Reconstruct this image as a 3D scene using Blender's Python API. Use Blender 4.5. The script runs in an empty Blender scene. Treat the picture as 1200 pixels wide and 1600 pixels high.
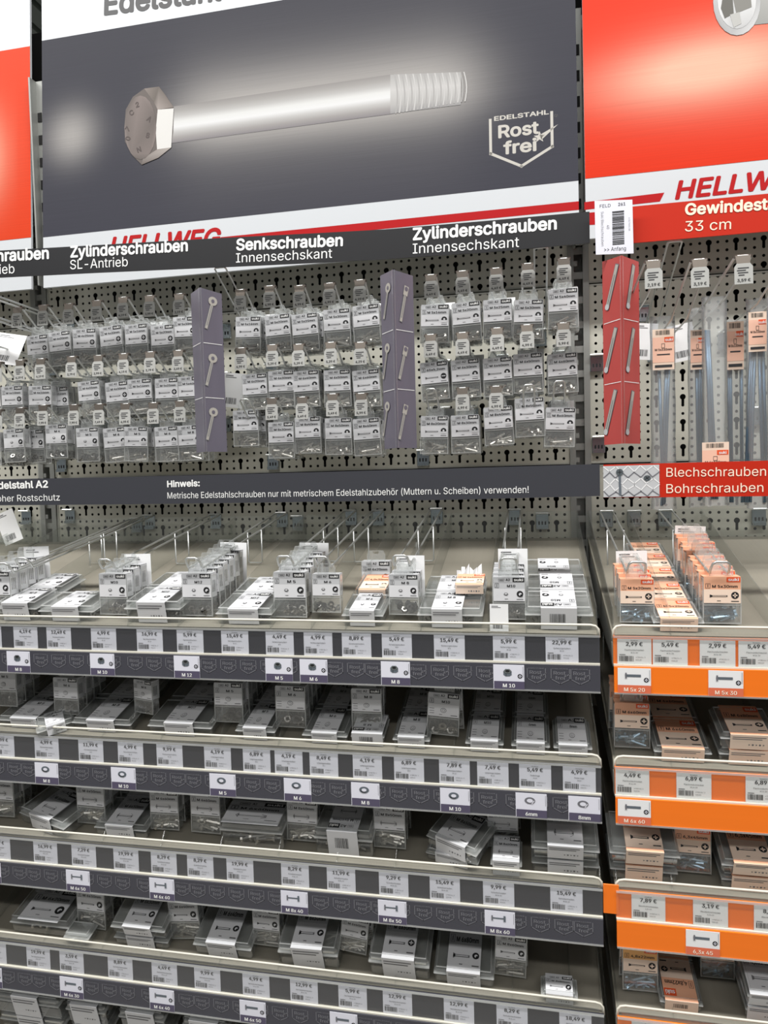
import bpy, math, random
import numpy as np
from mathutils import Vector, Matrix
from mathutils.geometry import delaunay_2d_cdt
random.seed(7)
R = math.radians
# ------------------------------------------------------------------ camera
YAW, PIT, ROL, FPX, CX, CD, CZ = R(11.746), R(2.618), R(-1.464), 1120.15, 1.1518, 1.5409, 1.5
def _axes():
    f0 = Vector((-math.sin(YAW), math.cos(YAW), 0)); r0 = Vector((math.cos(YAW), math.sin(YAW), 0)); u0 = Vector((0, 0, 1))
    f = math.cos(PIT)*f0 - math.sin(PIT)*u0; u = math.sin(PIT)*f0 + math.cos(PIT)*u0
    r = math.cos(ROL)*r0 + math.sin(ROL)*u; u2 = -math.sin(ROL)*r0 + math.cos(ROL)*u
    return r, u2, f
AX, AY, AZ = _axes()
CP = Vector((CX, -CD, CZ))
cam = bpy.data.cameras.new('camera'); camo = bpy.data.objects.new('camera', cam)
bpy.context.scene.collection.objects.link(camo)
camo.matrix_world = Matrix(((AX.x, AY.x, -AZ.x, CP.x), (AX.y, AY.y, -AZ.y, CP.y), (AX.z, AY.z, -AZ.z, CP.z), (0, 0, 0, 1)))
cam.sensor_width = 36; cam.lens = FPX/1600*36; cam.clip_start = .02
sc = bpy.context.scene; sc.camera = camo
# ------------------------------------------------------------------ world, lamps, exposure
w = bpy.data.worlds.new('world'); sc.world = w; w.use_nodes = True
w.node_tree.nodes['Background'].inputs[0].default_value = (.97, .985, 1, 1)
w.node_tree.nodes['Background'].inputs[1].default_value = .20
def area(name, loc, sx, sy, watts, rot=(0, 0, 0), col=(1, .99, .975)):
    l = bpy.data.lights.new(name, 'AREA'); l.shape = 'RECTANGLE'; l.size = sx; l.size_y = sy; l.energy = watts; l.color = col
    o = bpy.data.objects.new(name, l); o.location = loc; o.rotation_euler = rot; sc.collection.objects.link(o)
area('ceiling_light_tube', (.8, -1.5, 4.2), 7, .25, 300)
area('ceiling_light_tube', (.8, -3.6, 4.2), 7, .25, 90)
area('ceiling_light_tube', (.8, 2.6, 3.9), 7, .25, 30)
sc.view_settings.view_transform = 'Standard'; sc.view_settings.look = 'None'
sc.view_settings.exposure = -0.05; sc.view_settings.gamma = 1; sc.view_settings.use_curve_mapping = False
sc.cycles.transparent_max_bounces = 24; sc.cycles.max_bounces = 6
# ------------------------------------------------------------------ helpers
def P(px, py, d):
    """world point on the upright plane d metres in front of the wall that lies at picture point px, py"""
    v = AZ + AX*((px-600)/FPX) - AY*((py-800)/FPX)
    t = (-d - CP.y)/v.y
    return CP + v*t
def X_at(px, d, z):
    u = (px-600)/FPX; n = AX - AZ*u      # n.(p-CP)=0
    return CP.x - (n.y*(-d-CP.y) + n.z*(z-CP.z))/n.x
def lin(c): return c/12.92 if c <= .04045 else ((c+.055)/1.055)**2.4
def rgb(r, g, b): return (lin(r/255), lin(g/255), lin(b/255), 1)
def mat(name, col, rough=.5, metal=0, spec=.5, noise=0, nscale=(40, 40, 40)):
    m = bpy.data.materials.new(name); m.use_nodes = True; nt = m.node_tree; b = nt.nodes['Principled BSDF']
    c = rgb(*col); b.inputs['Base Color'].default_value = c
    b.inputs['Roughness'].default_value = rough; b.inputs['Metallic'].default_value = metal
    b.inputs['Specular IOR Level'].default_value = spec
    if noise:
        tc = nt.nodes.new('ShaderNodeTexCoord'); mp = nt.nodes.new('ShaderNodeMapping'); mp.inputs['Scale'].default_value = nscale
        no = nt.nodes.new('ShaderNodeTexNoise'); no.inputs['Scale'].default_value = 1; no.inputs['Detail'].default_value = 4
        mr = nt.nodes.new('ShaderNodeMapRange'); mr.inputs['To Min'].default_value = 1-noise; mr.inputs['To Max'].default_value = 1+noise
        mx = nt.nodes.new('ShaderNodeMixRGB'); mx.blend_type = 'MULTIPLY'; mx.inputs['Fac'].default_value = 1; mx.inputs['Color1'].default_value = c
        L = nt.links.new
        L(tc.outputs['Object'], mp.inputs['Vector']); L(mp.outputs[0], no.inputs['Vector']); L(no.outputs['Fac'], mr.inputs['Value'])
        L(mr.outputs[0], mx.inputs['Color2']); L(mx.outputs[0], b.inputs['Base Color'])
    return m
def clear_mat(name, tint, milky, gloss_r=.12, glossy=.12):
    m = bpy.data.materials.new(name); m.use_nodes = True; nt = m.node_tree; nt.nodes.clear(); L = nt.links.new
    out = nt.nodes.new('ShaderNodeOutputMaterial'); tr = nt.nodes.new('ShaderNodeBsdfTransparent'); tr.inputs[0].default_value = rgb(*tint)
    df = nt.nodes.new('ShaderNodeBsdfDiffuse'); df.inputs[0].default_value = rgb(238, 239, 236)
    gl = nt.nodes.new('ShaderNodeBsdfGlossy'); gl.inputs['Roughness'].default_value = gloss_r
    fr = nt.nodes.new('ShaderNodeLayerWeight'); fr.inputs['Blend'].default_value = .25
    mr = nt.nodes.new('ShaderNodeMapRange'); mr.inputs['To Min'].default_value = glossy*.5; mr.inputs['To Max'].default_value = .6
    m1 = nt.nodes.new('ShaderNodeMixShader'); m1.inputs[0].default_value = milky
    m2 = nt.nodes.new('ShaderNodeMixShader')
    L(tr.outputs[0], m1.inputs[1]); L(df.outputs[0], m1.inputs[2]); L(fr.outputs['Facing'], mr.inputs['Value'])
    L(mr.outputs[0], m2.inputs[0]); L(m1.outputs[0], m2.inputs[1]); L(gl.outputs[0], m2.inputs[2]); L(m2.outputs[0], out.inputs[0])
    return m
def art_mat(name, rough=.35, brush=.06):
    """printed picture: the colours of the print come with the mesh, brushed grain from a noise"""
    m = bpy.data.materials.new(name); m.use_nodes = True; nt = m.node_tree; b = nt.nodes['Principled BSDF']; L = nt.links.new
    at = nt.nodes.new('ShaderNodeAttribute'); at.attribute_name = 'Col'
    tc = nt.nodes.new('ShaderNodeTexCoord'); mp = nt.nodes.new('ShaderNodeMapping'); mp.inputs['Scale'].default_value = (4, 420, 4)
    no = nt.nodes.new('ShaderNodeTexNoise'); no.inputs['Scale'].default_value = 1; no.inputs['Detail'].default_value = 3
    mr = nt.nodes.new('ShaderNodeMapRange'); mr.inputs['To Min'].default_value = 1-brush*2; mr.inputs['To Max'].default_value = 1+brush*2
    mx = nt.nodes.new('ShaderNodeMixRGB'); mx.blend_type = 'MULTIPLY'; mx.inputs['Fac'].default_value = 1
    L(tc.outputs['Object'], mp.inputs['Vector']); L(mp.outputs[0], no.inputs['Vector']); L(no.outputs['Fac'], mr.inputs['Value'])
    L(at.outputs['Color'], mx.inputs['Color1']); L(mr.outputs[0], mx.inputs['Color2']); L(mx.outputs[0], b.inputs['Base Color'])
    b.inputs['Roughness'].default_value = rough; b.inputs['Specular IOR Level'].default_value = .12
    return m
def peg_mat():
    """painted steel with a punched grid: round holes every 16.7 mm, a keyhole on every third"""
    m = bpy.data.materials.new('perforated_steel'); m.use_nodes = True; nt = m.node_tree; b = nt.nodes['Principled BSDF']; L = nt.links.new
    b.inputs['Base Color'].default_value = rgb(186, 184, 172); b.inputs['Roughness'].default_value = .5
    tc = nt.nodes.new('ShaderNodeTexCoord'); sp = nt.nodes.new('ShaderNodeSeparateXYZ'); L(tc.outputs['Object'], sp.inputs[0])
    def M(op, a, bb=None, c=None):
        n = nt.nodes.new('ShaderNodeMath'); n.operation = op
        for i, v in enumerate((a, bb, c)):
            if v is None: continue
            if isinstance(v, (int, float)): n.inputs[i].default_value = v
            else: L(v, n.inputs[i])
        return n.outputs[0]
    def cell(s, p): # signed distance from the nearest grid line, metres
        return M('MULTIPLY', M('SUBTRACT', M('FRACT', M('ADD', M('DIVIDE', s, p), .5)), .5), p)
    X, Z = sp.outputs['X'], sp.outputs['Z']; p = .05/3
    a, c = cell(X, p), cell(Z, p)
    small = M('LESS_THAN', M('SQRT', M('ADD', M('MULTIPLY', a, a), M('MULTIPLY', c, c))), .0029)
    A, Cc = cell(X, .05), cell(M('ADD', Z, 0), .05)
    big = M('LESS_THAN', M('SQRT', M('ADD', M('MULTIPLY', A, A), M('MULTIPLY', Cc, Cc))), .0056)
    s1 = M('LESS_THAN', M('ABSOLUTE', A), .0027)
    s2 = M('MULTIPLY', M('LESS_THAN', Cc, 0), M('GREATER_THAN', Cc, -.0165))
    hole = M('MAXIMUM', M('MAXIMUM', small, big), M('MULTIPLY', s1, s2))
    L(M('SUBTRACT', 1, hole), b.inputs['Alpha'])
    return m
K = dict(
 peg=peg_mat(), steel_grey=mat('painted_steel_grey', (168, 168, 160), .45, noise=.04), dark_void=mat('dark_backing', (26, 25, 24), .9),
 post=mat('post_steel', (150, 151, 147), .4, .3), deck=mat('shelf_deck_paint', (134, 129, 117), .5, noise=.06, nscale=(200, 3, 3)),
 chrome=mat('zinc_wire', (205, 207, 205), .38, .85), plate=mat('zinc_plate', (186, 196, 200), .25, 1, noise=.08),
 holder=mat('chrome_holder', (128, 120, 112), .38, 1), card=mat('grey_price_card', (172, 172, 168), .5),
 clear=clear_mat('clear_polystyrene', (250, 251, 251), .12), clear_milky=clear_mat('milky_polypropylene', (247, 248, 248), .26, .3),
 acrylic=clear_mat('clear_acrylic', (250, 251, 250), .025, .1, .05), lip_edge=mat('acrylic_edge', (214, 210, 196), .35),
 bag=clear_mat('polythene_bag', (246, 248, 250), .22, .25, .2),
 white=mat('white_print', (236, 236, 236), .45), pack_white=mat('pack_white', (216, 216, 218), .5), paper=mat('label_paper', (224, 224, 234), .5), lgrey=mat('label_grey', (190, 191, 193), .5),
 black=mat('black_print', (28, 28, 30), .5), grey_ink=mat('grey_ink', (110, 110, 112), .5), textgrey=mat('text_ink', (55, 55, 58), .5),
 peach=mat('label_peach', (238, 178, 144), .5), cream=mat('label_cream', (240, 216, 196), .5), amber=mat('label_amber', (240, 180, 110), .5),
 orange_red=mat('orange_red_print', (232, 88, 40), .5), orange=mat('orange_strip', (250, 122, 20), .4, noise=.04, nscale=(2, 80, 80)),
 slate=mat('slate_strip', (52, 52, 60), .35, noise=.05, nscale=(2, 80, 200)), slate2=mat('slate_strip_lower', (66, 66, 74), .35),
 emblem=mat('emblem_print', (112, 112, 118), .45), emblem_sign=mat('emblem_sign_print', (176, 172, 164), .45), violet=mat('tag_violet', (84, 78, 100), .45),
 terra=mat('tag_terracotta', (222, 112, 78), .45), strip_black=mat('heading_black', (27, 27, 30), .45), strip_grey=mat('heading_slate', (56, 57, 63), .45),
 strip_red=mat('heading_red', (190, 42, 22), .5, spec=.2), textwhite=mat('white_ink', (240, 240, 238), .5), cream_ink=mat('cream_ink', (250, 226, 205), .5),
 hred=mat('logo_red', (168, 14, 18), .5, spec=.15), signwhite=mat('sign_board_white', (194, 197, 200), .45, spec=.3), art=art_mat('picture_print', .5), art_flat=art_mat('picture_print_smooth', .5, .0),
 screw=mat('stainless_screw', (186, 182, 175), .3, .9), bluezinc=mat('blue_zinc', (150, 172, 188), .3, .9), washer=mat('nut_print', (96, 104, 112), .4),
 ceil=mat('ceiling_sheet', (120, 126, 116), .7, noise=.1, nscale=(1, 1, 1)), floor=mat('floor_concrete', (140, 138, 132), .5, noise=.08, nscale=(3, 3, 3)),
 wallp=mat('hall_wall', (160, 160, 155), .8), rod=mat('threaded_rod', (98, 122, 142), .35, .6, noise=.25, nscale=(2, 2, 900)), wood=mat('steel_beam', (90, 92, 90), .6, noise=.1),
)
NAMES = list(K)
# text shapes, measured once per string
_tc = bpy.data.curves.new('lettering', 'FONT'); _to = bpy.data.objects.new('lettering', _tc); sc.collection.objects.link(_to)
_tc.resolution_u = 2
try:   # Blender's own bundled sans serif; without it the built-in lettering serves
    import os
    _tc.font = bpy.data.fonts.load(os.path.join(bpy.utils.resource_path('LOCAL'), 'datafiles', 'fonts', 'Inter.woff2'))
except Exception: pass
_cache = {}
def glyphs(s):
    """filled outlines of a string: constrained triangulation kept where the winding number is not zero"""
    if s not in _cache:
        _tc.body = s; _tc.size = 1; _tc.fill_mode = 'NONE'; _tc.resolution_u = 2
        bpy.context.view_layer.update()
        ev = _to.evaluated_get(bpy.context.evaluated_depsgraph_get()); me = ev.to_mesh()
        vs = [Vector((v.co.x, v.co.y)) for v in me.vertices]; ed = [tuple(e.vertices) for e in me.edges]; ev.to_mesh_clear()
        nxt = {}
        for i, j in ed:
            if abs(i-j) == 1: nxt[min(i, j)] = max(i, j)
        for i, j in ed:
            if abs(i-j) != 1: nxt[max(i, j)] = min(i, j)
        if not vs: _cache[s] = ([], [], 1)
        else:
            out = delaunay_2d_cdt(vs, [(i, j) for i, j in nxt.items()], [], 0, 1e-6); V, F = out[0], out[2]
            A = np.array([vs[i][:] for i in nxt]); Bq = np.array([vs[j][:] for j in nxt.values()])
            tri = [f for f in F if len(f) >= 3]; C = np.array([[sum(V[i].x for i in f)/len(f), sum(V[i].y for i in f)/len(f)] for f in tri])
            up = (A[None, :, 1] <= C[:, None, 1]) & (Bq[None, :, 1] > C[:, None, 1]); dn = (A[None, :, 1] > C[:, None, 1]) & (Bq[None, :, 1] <= C[:, None, 1])
            side = (Bq[None, :, 0]-A[None, :, 0])*(C[:, None, 1]-A[None, :, 1]) - (C[:, None, 0]-A[None, :, 0])*(Bq[None, :, 1]-A[None, :, 1])
            wn = (up & (side > 0)).sum(1) - (dn & (side < 0)).sum(1)
            x0 = min(v.x for v in vs); x1 = max(v.x for v in vs)
            _cache[s] = ([(v.x-x0, v.y) for v in V], [tuple(f) for f, w_ in zip(tri, wn) if w_ != 0], x1-x0)
    return _cache[s]
CAP = max(v[1] for v in glyphs('H')[0])
BIG = [(.026*math.cos(a*math.pi/4), .026*math.sin(a*math.pi/4)) for a in range(8)]
class MB:
    """collects shapes for one mesh; fr = (O,U,V,N) frame for flat art"""
    def __init__(s): s.v = []; s.f = []; s.m = []; s.mats = []; s.col = None; s.fr = (Vector((0, 0, 0)), Vector((1, 0, 0)), Vector((0, 0, 1)), Vector((0, -1, 0)))
    def mi(s, k):
        if k not in s.mats: s.mats.append(k)
        return s.mats.index(k)
    def add(s, vs, fs, k):
        o = len(s.v); s.v += [tuple(v) for v in vs]; i = s.mi(k)
        for f in fs: s.f.append(tuple(o+a for a in f)); s.m.append(i)
    def box(s, x0, x1, y0, y1, z0, z1, k, T=None, bev=0):
        if bev:
            b = bev; vs = []; 
            for z, i in ((z0, b), (z0+b, 0), (z1-b, 0), (z1, b)):
                for x, y in ((x0+b+0, y0+i), (x1-b, y0+i), (x1-i, y0+b), (x1-i, y1-b), (x1-b, y1-i), (x0+b, y1-i), (x0+i, y1-b), (x0+i, y0+b)): vs.append((x, y, z))
            fs = [tuple(range(7, -1, -1)), tuple(range(24, 32))]
            for l in range(3):
                for j in range(8): fs.append((l*8+j, l*8+(j+1) % 8, l*8+8+(j+1) % 8, l*8+8+j))
        else:
            vs = [(x, y, z) for z in (z0, z1) for x, y in ((x0, y0), (x1, y0), (x1, y1), (x0, y1))]
            fs = [(3, 2, 1, 0), (4, 5, 6, 7), (0, 1, 5, 4), (1, 2, 6, 5), (2, 3, 7, 6), (3, 0, 4, 7)]
        if T: vs = [T @ Vector(v) for v in vs]
        s.add(vs, fs, k)
    def prism_x(s, prof, x0, x1, k):
        n = len(prof); vs = [(x0, y, z) for y, z in prof] + [(x1, y, z) for y, z in prof]
        fs = [tuple(range(n)), tuple(range(2*n-1, n-1, -1))] + [(i, n+i, n+(i+1) % n, (i+1) % n) for i in range(n)]
        s.add(vs, fs, k)
    def tube(s, pts, r, k, n=6, closed=False):
        pts = [Vector(p) for p in pts]; rings = []
        up = None; N = len(pts)
        for i, p in enumerate(pts):
            a = pts[(i-1) % N] if (i or closed) else p; b = pts[(i+1) % N] if (i < N-1 or closed) else p
            t = (b-a).normalized()
            if up is None: up = Vector((0, 0, 1)) if abs(t.z) < .9 else Vector((0, 1, 0))
            s1 = t.cross(up)
            if s1.length < 1e-4: s1 = t.cross(Vector((1, .3, .2)))
            s1.normalize(); u1 = s1.cross(t).normalized(); up = u1
            rings.append([p + s1*math.cos(2*math.pi*j/n)*r + u1*math.sin(2*math.pi*j/n)*r for j in range(n)])
        vs = [v for q in rings for v in q]; fs = []
        for i in range(N if closed else N-1):
            i2 = (i+1) % N
            for j in range(n): fs.append((i*n+j, i*n+(j+1) % n, i2*n+(j+1) % n, i2*n+j))
        if not closed: fs += [tuple(range(n-1, -1, -1)), tuple((N-1)*n+j for j in range(n))]
        s.add(vs, fs, k)
    # ---- flat art
    def p(s, u, v, n=0): O, U, V, N = s.fr; return O + U*u + V*v + N*n
    def poly(s, pts, k, n=.0003): s.add([s.p(u, v, n) for u, v in pts], [tuple(range(len(pts)))], k)
    def rect(s, u0, v0, u1, v1, k, n=.0003): s.poly([(u0, v0), (u1, v0), (u1, v1), (u0, v1)], k, n)
    def line(s, pts, w, k, n=.0003):
        for a, b in zip(pts, pts[1:]):
            d = Vector((b[0]-a[0], b[1]-a[1])); L = d.length
            if L == 0: continue
            d /= L; q = Vector((-d.y, d.x))*w/2; e = d*w/2
            s.poly([(a[0]-q.x-e.x, a[1]-q.y-e.y), (b[0]-q.x+e.x, b[1]-q.y+e.y), (b[0]+q.x+e.x, b[1]+q.y+e.y), (a[0]+q.x-e.x, a[1]+q.y-e.y)], k, n)
    def disk(s, u, v, r, k, n=.0003, seg=12, ry=None, a0=0, a1=2*math.pi):
        full = abs(a1-a0-2*math.pi) < 1e-6; m = seg if full else seg+1
        s.poly([(u+r*math.cos(a0+(a1-a0)*i/seg), v+(ry or r)*math.sin(a0+(a1-a0)*i/seg)) for i in range(m)], k, n)
    def text(s, t, u, v, k, h=None, w=None, bold=False, al='l', n=.0004, shear=0, ang=0, flip=False):
        """cap height h and/or width w; (u,v) is the baseline start (l), centre (c) or end (r)"""
        vs, fs, W = glyphs(t)
        sy = h/CAP if h else w/W; sx = w/W if w else sy
        off = {'l': 0, 'c': -W*sx/2, 'r': -W*sx}[al]; ca, sa = math.cos(ang), math.sin(ang)
        # bold is the same outline struck several times, slightly apart
        for i, (ex, ey) in enumerate([(0, 0)] if not bold else BIG if sy > .014 else [(-.024, 0), (.024, 0)]):
            out = []
            for x, y in vs:
                a = (x+ex)*sx + off + shear*y*sy; b = (y+ey)*sy
                if flip: a, b = -a, -b
                out.append(s.p(u + a*ca - b*sa, v + a*sa + b*ca, n+i*.00001))
            s.add(out, fs, k)
    def barcode(s, u0, v0, u1, v1, k='black', n=.0003, seed=0, num=13):
        rr = random.Random(seed); x = u0; st = (u1-u0)/num/2
        while x < u1-st:
            wd = st*rr.choice((.6, 1, 1.5)); s.rect(x, v0, min(u1, x+wd), v1, k, n); x += wd + st*rr.choice((.7, 1, 1.3))
    def mesh(s, name, smooth=False):
        me = bpy.data.meshes.new(name); me.from_pydata(s.v, [], s.f)
        for k in s.mats: me.materials.append(K[k])
        me.polygons.foreach_set('material_index', s.m)
        if smooth: me.polygons.foreach_set('use_smooth', [True]*len(s.f))
        if s.col:
            a = me.color_attributes.new('Col', 'FLOAT_COLOR', 'POINT')
            for i, c in enumerate(s.col): a.data[i].color = c
        me.update(); return me
def link(name, me, parent=None, loc=None, M=None):
    o = bpy.data.objects.new(name, me); sc.collection.objects.link(o)
    if parent: o.parent = parent
    if M is not None: o.matrix_local = M
    if loc is not None: o.location = loc
    return o
def tag(o, label=None, cat=None, group=None, kind=None):
    if label: o['label'] = label
    if cat: o['category'] = cat
    if group: o['group'] = group
    if kind: o['kind'] = kind
    return o
def thing(name, label, cat, loc=(0, 0, 0), rot=(0, 0, 0), group=None, kind=None):
    o = bpy.data.objects.new(name, None); sc.collection.objects.link(o); o.location = loc; o.rotation_euler = rot; o.empty_display_size = .02
    return tag(o, label, cat, group, kind)
ORD = ['first', 'second', 'third', 'fourth', 'fifth', 'sixth', 'seventh', 'eighth', 'ninth', 'tenth', 'eleventh', 'twelfth', 'thirteenth', 'fourteenth', 'fifteenth', 'sixteenth']
class Plane:
    """a flat board in the scene; uv(px,py) gives the point of it that lies there in the photograph"""
    def __init__(s, O, U, V): s.O = Vector(O); s.U = Vector(U).normalized(); s.V = Vector(V).normalized(); s.N = s.U.cross(s.V).normalized()
    def uv(s, px, py):
        v = AZ + AX*((px-600)/FPX) - AY*((py-800)/FPX); t = (s.O-CP).dot(s.N)/v.dot(s.N); q = CP+v*t-s.O
        return q.dot(s.U), q.dot(s.V)
    def matrix(s):
        U, V, N = s.U, s.V, s.N
        return Matrix(((U.x, V.x, N.x, s.O.x), (U.y, V.y, N.y, s.O.y), (U.z, V.z, N.z, s.O.z), (0, 0, 0, 1)))
    def mb(s):
        m = MB(); m.fr = (Vector((0, 0, 0)), Vector((1, 0, 0)), Vector((0, 1, 0)), Vector((0, 0, 1))); return m
    def text(s, m, t, a, b, k, cap, bold=False, n=.0005, shear=0):
        """lettering running from picture point a to b, cap = height in picture pixels"""
        ua, va = s.uv(*a); ub, vb = s.uv(*b); uc, vc = s.uv(a[0], a[1]-cap)
        m.text(t, ua, va, k, h=(vc-va), w=math.hypot(ub-ua, vb-va), bold=bold, n=n, shear=shear, ang=math.atan2(vb-va, ub-ua))
INK = .66   # density of the sign prints
def mixc(a, b, t): return tuple((a[i]+(b[i]-a[i])*t)*INK for i in range(3)) + (1,)
# ------------------------------------------------------------------ setting
B0 = 1.2                       # back boards reach from floor base up
m = MB(); m.box(-4, 5, -6, 3, -.05, 0, 'floor'); tag(link('floor', m.mesh('floor')), 'grey concrete shop floor below the shelving', None, None, 'structure')
m = MB()
for i in range(60): m.box(-4+i*.15, -4+i*.15+.11, -6, 3, 4.3, 4.34, 'ceil')
m.box(-4, 5, -6, 3, 4.34, 4.38, 'ceil'); tag(link('ceiling', m.mesh('ceiling')), 'ribbed sheet steel hall roof', None, None, 'structure')
wall = thing('wall_back', 'cream perforated steel back wall of the shelving bays', None, (0, 0, 0), kind='structure')
del wall['label']; wall['label'] = 'cream perforated steel back wall of the shelving bays'
BAYS = [(-1.27, -.022), (.022, 1.238), (1.262, 2.52)]
SEAMS = [.12, .62, 1.12, 1.52, 1.888, 2.25]
for a, b in BAYS:
    for z0, z1 in zip(SEAMS, SEAMS[1:]):
        m = MB(); zo = .0015
        m.add([(a, 0, z0+zo), (b, 0, z0+zo), (b, 0, z1-zo), (a, 0, z1-zo)], [(0, 1, 2, 3)], 'peg')
        m.box(a, b, -.001, .012, z1-zo-.003, z1-zo, 'steel_grey'); m.box(a, b, -.001, .012, z0+zo, z0+zo+.003, 'steel_grey')
        m.box(a, a+.004, -.001, .012, z0+zo, z1-zo, 'steel_grey'); m.box(b-.004, b, -.001, .012, z0+zo, z1-zo, 'steel_grey')
        link('perforated_panel', m.mesh('perforated_panel'), wall)
m = MB(); m.box(-1.3, 2.55, .045, .05, .1, 2.6, 'dark_void'); link('backing_sheet', m.mesh('backing'), wall)
for i, X in enumerate((0, 1.25)):
    t = thing('upright_post', ('slotted steel upright post left of the main bay', 'slotted steel upright post right of the main bay')[i], 'post', (X, 0, 0), group=None)
    m = MB(); m.box(-.021, -.009, -.004, .04, .0, 2.42, 'post'); m.box(.009, .021, -.004, .04, .0, 2.42, 'post'); m.box(-.021, .021, .034, .04, 0, 2.42, 'post')
    link('channel', m.mesh('channel'), t)
    m = MB()
    for k in range(48): m.box(-.009, .009, .002, .006, .05+k*.05, .05+k*.05+.014, 'post'); m.box(-.009, -.002, -.003, .002, .075+k*.05, .085+k*.05, 'post')
    tag(link('slot_web', m.mesh('slot_web'), t), kind='stuff')
    m = MB(); m.box(-.03, .03, -.02, .06, 0, .02, 'post'); link('foot', m.mesh('foot'), t)
# ------------------------------------------------------------------ big picture signs
LEAN = R(-3.5)
SP = Plane((0, -.095, 1.949), (1, 0, 0), (0, -math.sin(LEAN), math.cos(LEAN)))
def grid_art(m, u0, v0, u1, v1, nu, nv, fn, k, n):
    """a printed picture on a grid of coloured points"""
    o = len(m.v)
    if m.col is None: m.col = [(1, 1, 1, 1)]*o
    vs = []
    for j in range(nv+1):
        for i in range(nu+1):
            u = u0+(u1-u0)*i/nu; v = v0+(v1-v0)*j/nv; vs.append(m.p(u, v, n)); m.col.append(fn(u, v))
    fs = [(j*(nu+1)+i, j*(nu+1)+i+1, (j+1)*(nu+1)+i+1, (j+1)*(nu+1)+i) for j in range(nv) for i in range(nu)]
    m.add(vs, fs, k)
def board(u0, u1, name, label, h=.95):
    t = thing(name, label, 'sign', SP.O, group=None); t.matrix_world = SP.matrix()
    m = SP.mb(); m.box(u0, u1, 0, h, -.006, 0, 'signwhite'); link('board', m.mesh('board'), t)
    return t
def uvs(pts): return [SP.uv(*p) for p in pts]
uL, uR = SP.uv(67, 300)[0], SP.uv(904, 300)[0]
vB = SP.uv(480, 327)[1]; vT = SP.uv(248, 33)[1]
t = board(uL, uR, 'picture_sign', 'large white edged sign with a printed hexagon bolt on dark grey')
def g2(u, v, c, sx, sy, sh=0):
    cu, cv = c; du = u-cu; dv = v-cv-du*sh; return math.exp(-(du/sx)**2-(dv/sy)**2)
c_l = SP.uv(112, 212); c_s0 = SP.uv(270, 196); c_s1 = SP.uv(725, 138); c_m = SP.uv(600, 160)
shk = (c_s1[1]-c_s0[1])/(c_s1[0]-c_s0[0])
def greyart(u, v):
    f = .85*g2(u, v, c_l, .06, .058)
    a = c_s0[1]+(u-c_s0[0])*shk; du = u-c_m[0]
    along = 1/(1+math.exp(-(u-c_s0[0]-.02)/.035)) * 1/(1+math.exp((u-c_s1[0]-.02)/.035))
    below = .06 if v < a else .085
    f += .95*along*math.exp(-((v-a)/below)**2) + .2*along*math.exp(-((v-a)/.15)**2)
    top = max(0, (v-vB)/(vT-vB))
    base = (lambda a, b: tuple(a[i]+(b[i]-a[i])*top for i in range(3)))(rgb(70, 70, 80), rgb(60, 60, 69))
    return mixc(base, rgb(184, 180, 176), min(1, f))
m = SP.mb(); grid_art(m, uL, vB, uR, vT, 90, 40, greyart, 'art', .0004); link('grey_picture_field', m.mesh('field'), t)
# the bolt
def shank(m, a0, b0, a1, b1, nseg, cols, n, k='art_flat'):
    """quad a0-a1 (top), b0-b1 (bottom) shaded across in the printed tones cols"""
    if m.col is None: m.col = [(1, 1, 1, 1)]*len(m.v)
    N = len(cols)-1; vs = []
    for j in range(N+1):
        s = j/N
        for q, r in ((a0, b0), (a1, b1)):
            vs.append(m.p(q[0]+(r[0]-q[0])*s, q[1]+(r[1]-q[1])*s, n)); m.col.append(mixc(cols[j], (0, 0, 0), 0))
    m.add(vs, [(2*j, 2*j+2, 2*j+3, 2*j+1) for j in range(N)], k)
def colpoly(m, pts, c, n, k='art_flat'):
    if m.col is None: m.col = [(1, 1, 1, 1)]*len(m.v)
    cs = c if isinstance(c, list) else [c]*len(pts)
    m.add([m.p(u, v, n) for u, v in pts], [tuple(range(len(pts)))], k); m.col += [mixc(rgb(*q), (0, 0, 0), 0) for q in cs]
m = SP.mb()
sh = [rgb(*c) for c in ((158, 154, 152), (176, 173, 170), (200, 198, 196), (236, 236, 234), (242, 242, 242), (204, 202, 200), (172, 168, 166), (146, 141, 144))]
A = uvs([(268, 167), (268, 224), (615, 116), (615, 178)]); shank(m, A[0], A[1], A[2], A[3], 8, sh, .0008)
A = uvs([(610, 117), (610, 178), (720, 113), (720, 164)]); th = [rgb(*c) for c in ((186, 184, 182), (200, 198, 196), (216, 214, 212), (206, 204, 202), (194, 192, 190), (168, 166, 166))]
shank(m, A[0], A[1], A[2], A[3], 6, th, .0009)
for i in range(20):   # thread turns
    f = i/19; x = 616+f*108; yt = 117-f*4; yb = 178-f*19
    pts = [(x+3.4*math.sin(math.pi*s/6)+1.5*s/6, yt+(yb-yt)*s/6) for s in range(7)]
    for a, b in zip(pts, pts[1:]):
        q = uvs([a, b, (b[0]+2, b[1]), (a[0]+2, a[1])]); colpoly(m, q, (216, 214, 212) if i % 2 else (188, 186, 184), .0012)
colpoly(m, uvs([(195, 200), (197, 172), (208, 152), (226, 139), (249, 136), (260, 150), (272, 170), (271, 205), (267, 232), (248, 247), (222, 258), (207, 243), (196, 222)]), (118, 110, 106), .0014)
colpoly(m, uvs([(226, 139), (249, 136), (272, 168), (247, 172), (241, 160)]), [(150, 140, 134), (120, 112, 106), (140, 130, 124), (176, 166, 160), (120, 112, 106)], .0016)
colpoly(m, uvs([(247, 172), (272, 170), (268, 231), (246, 234), (244, 205)]), (240, 238, 234), .0017)
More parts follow.
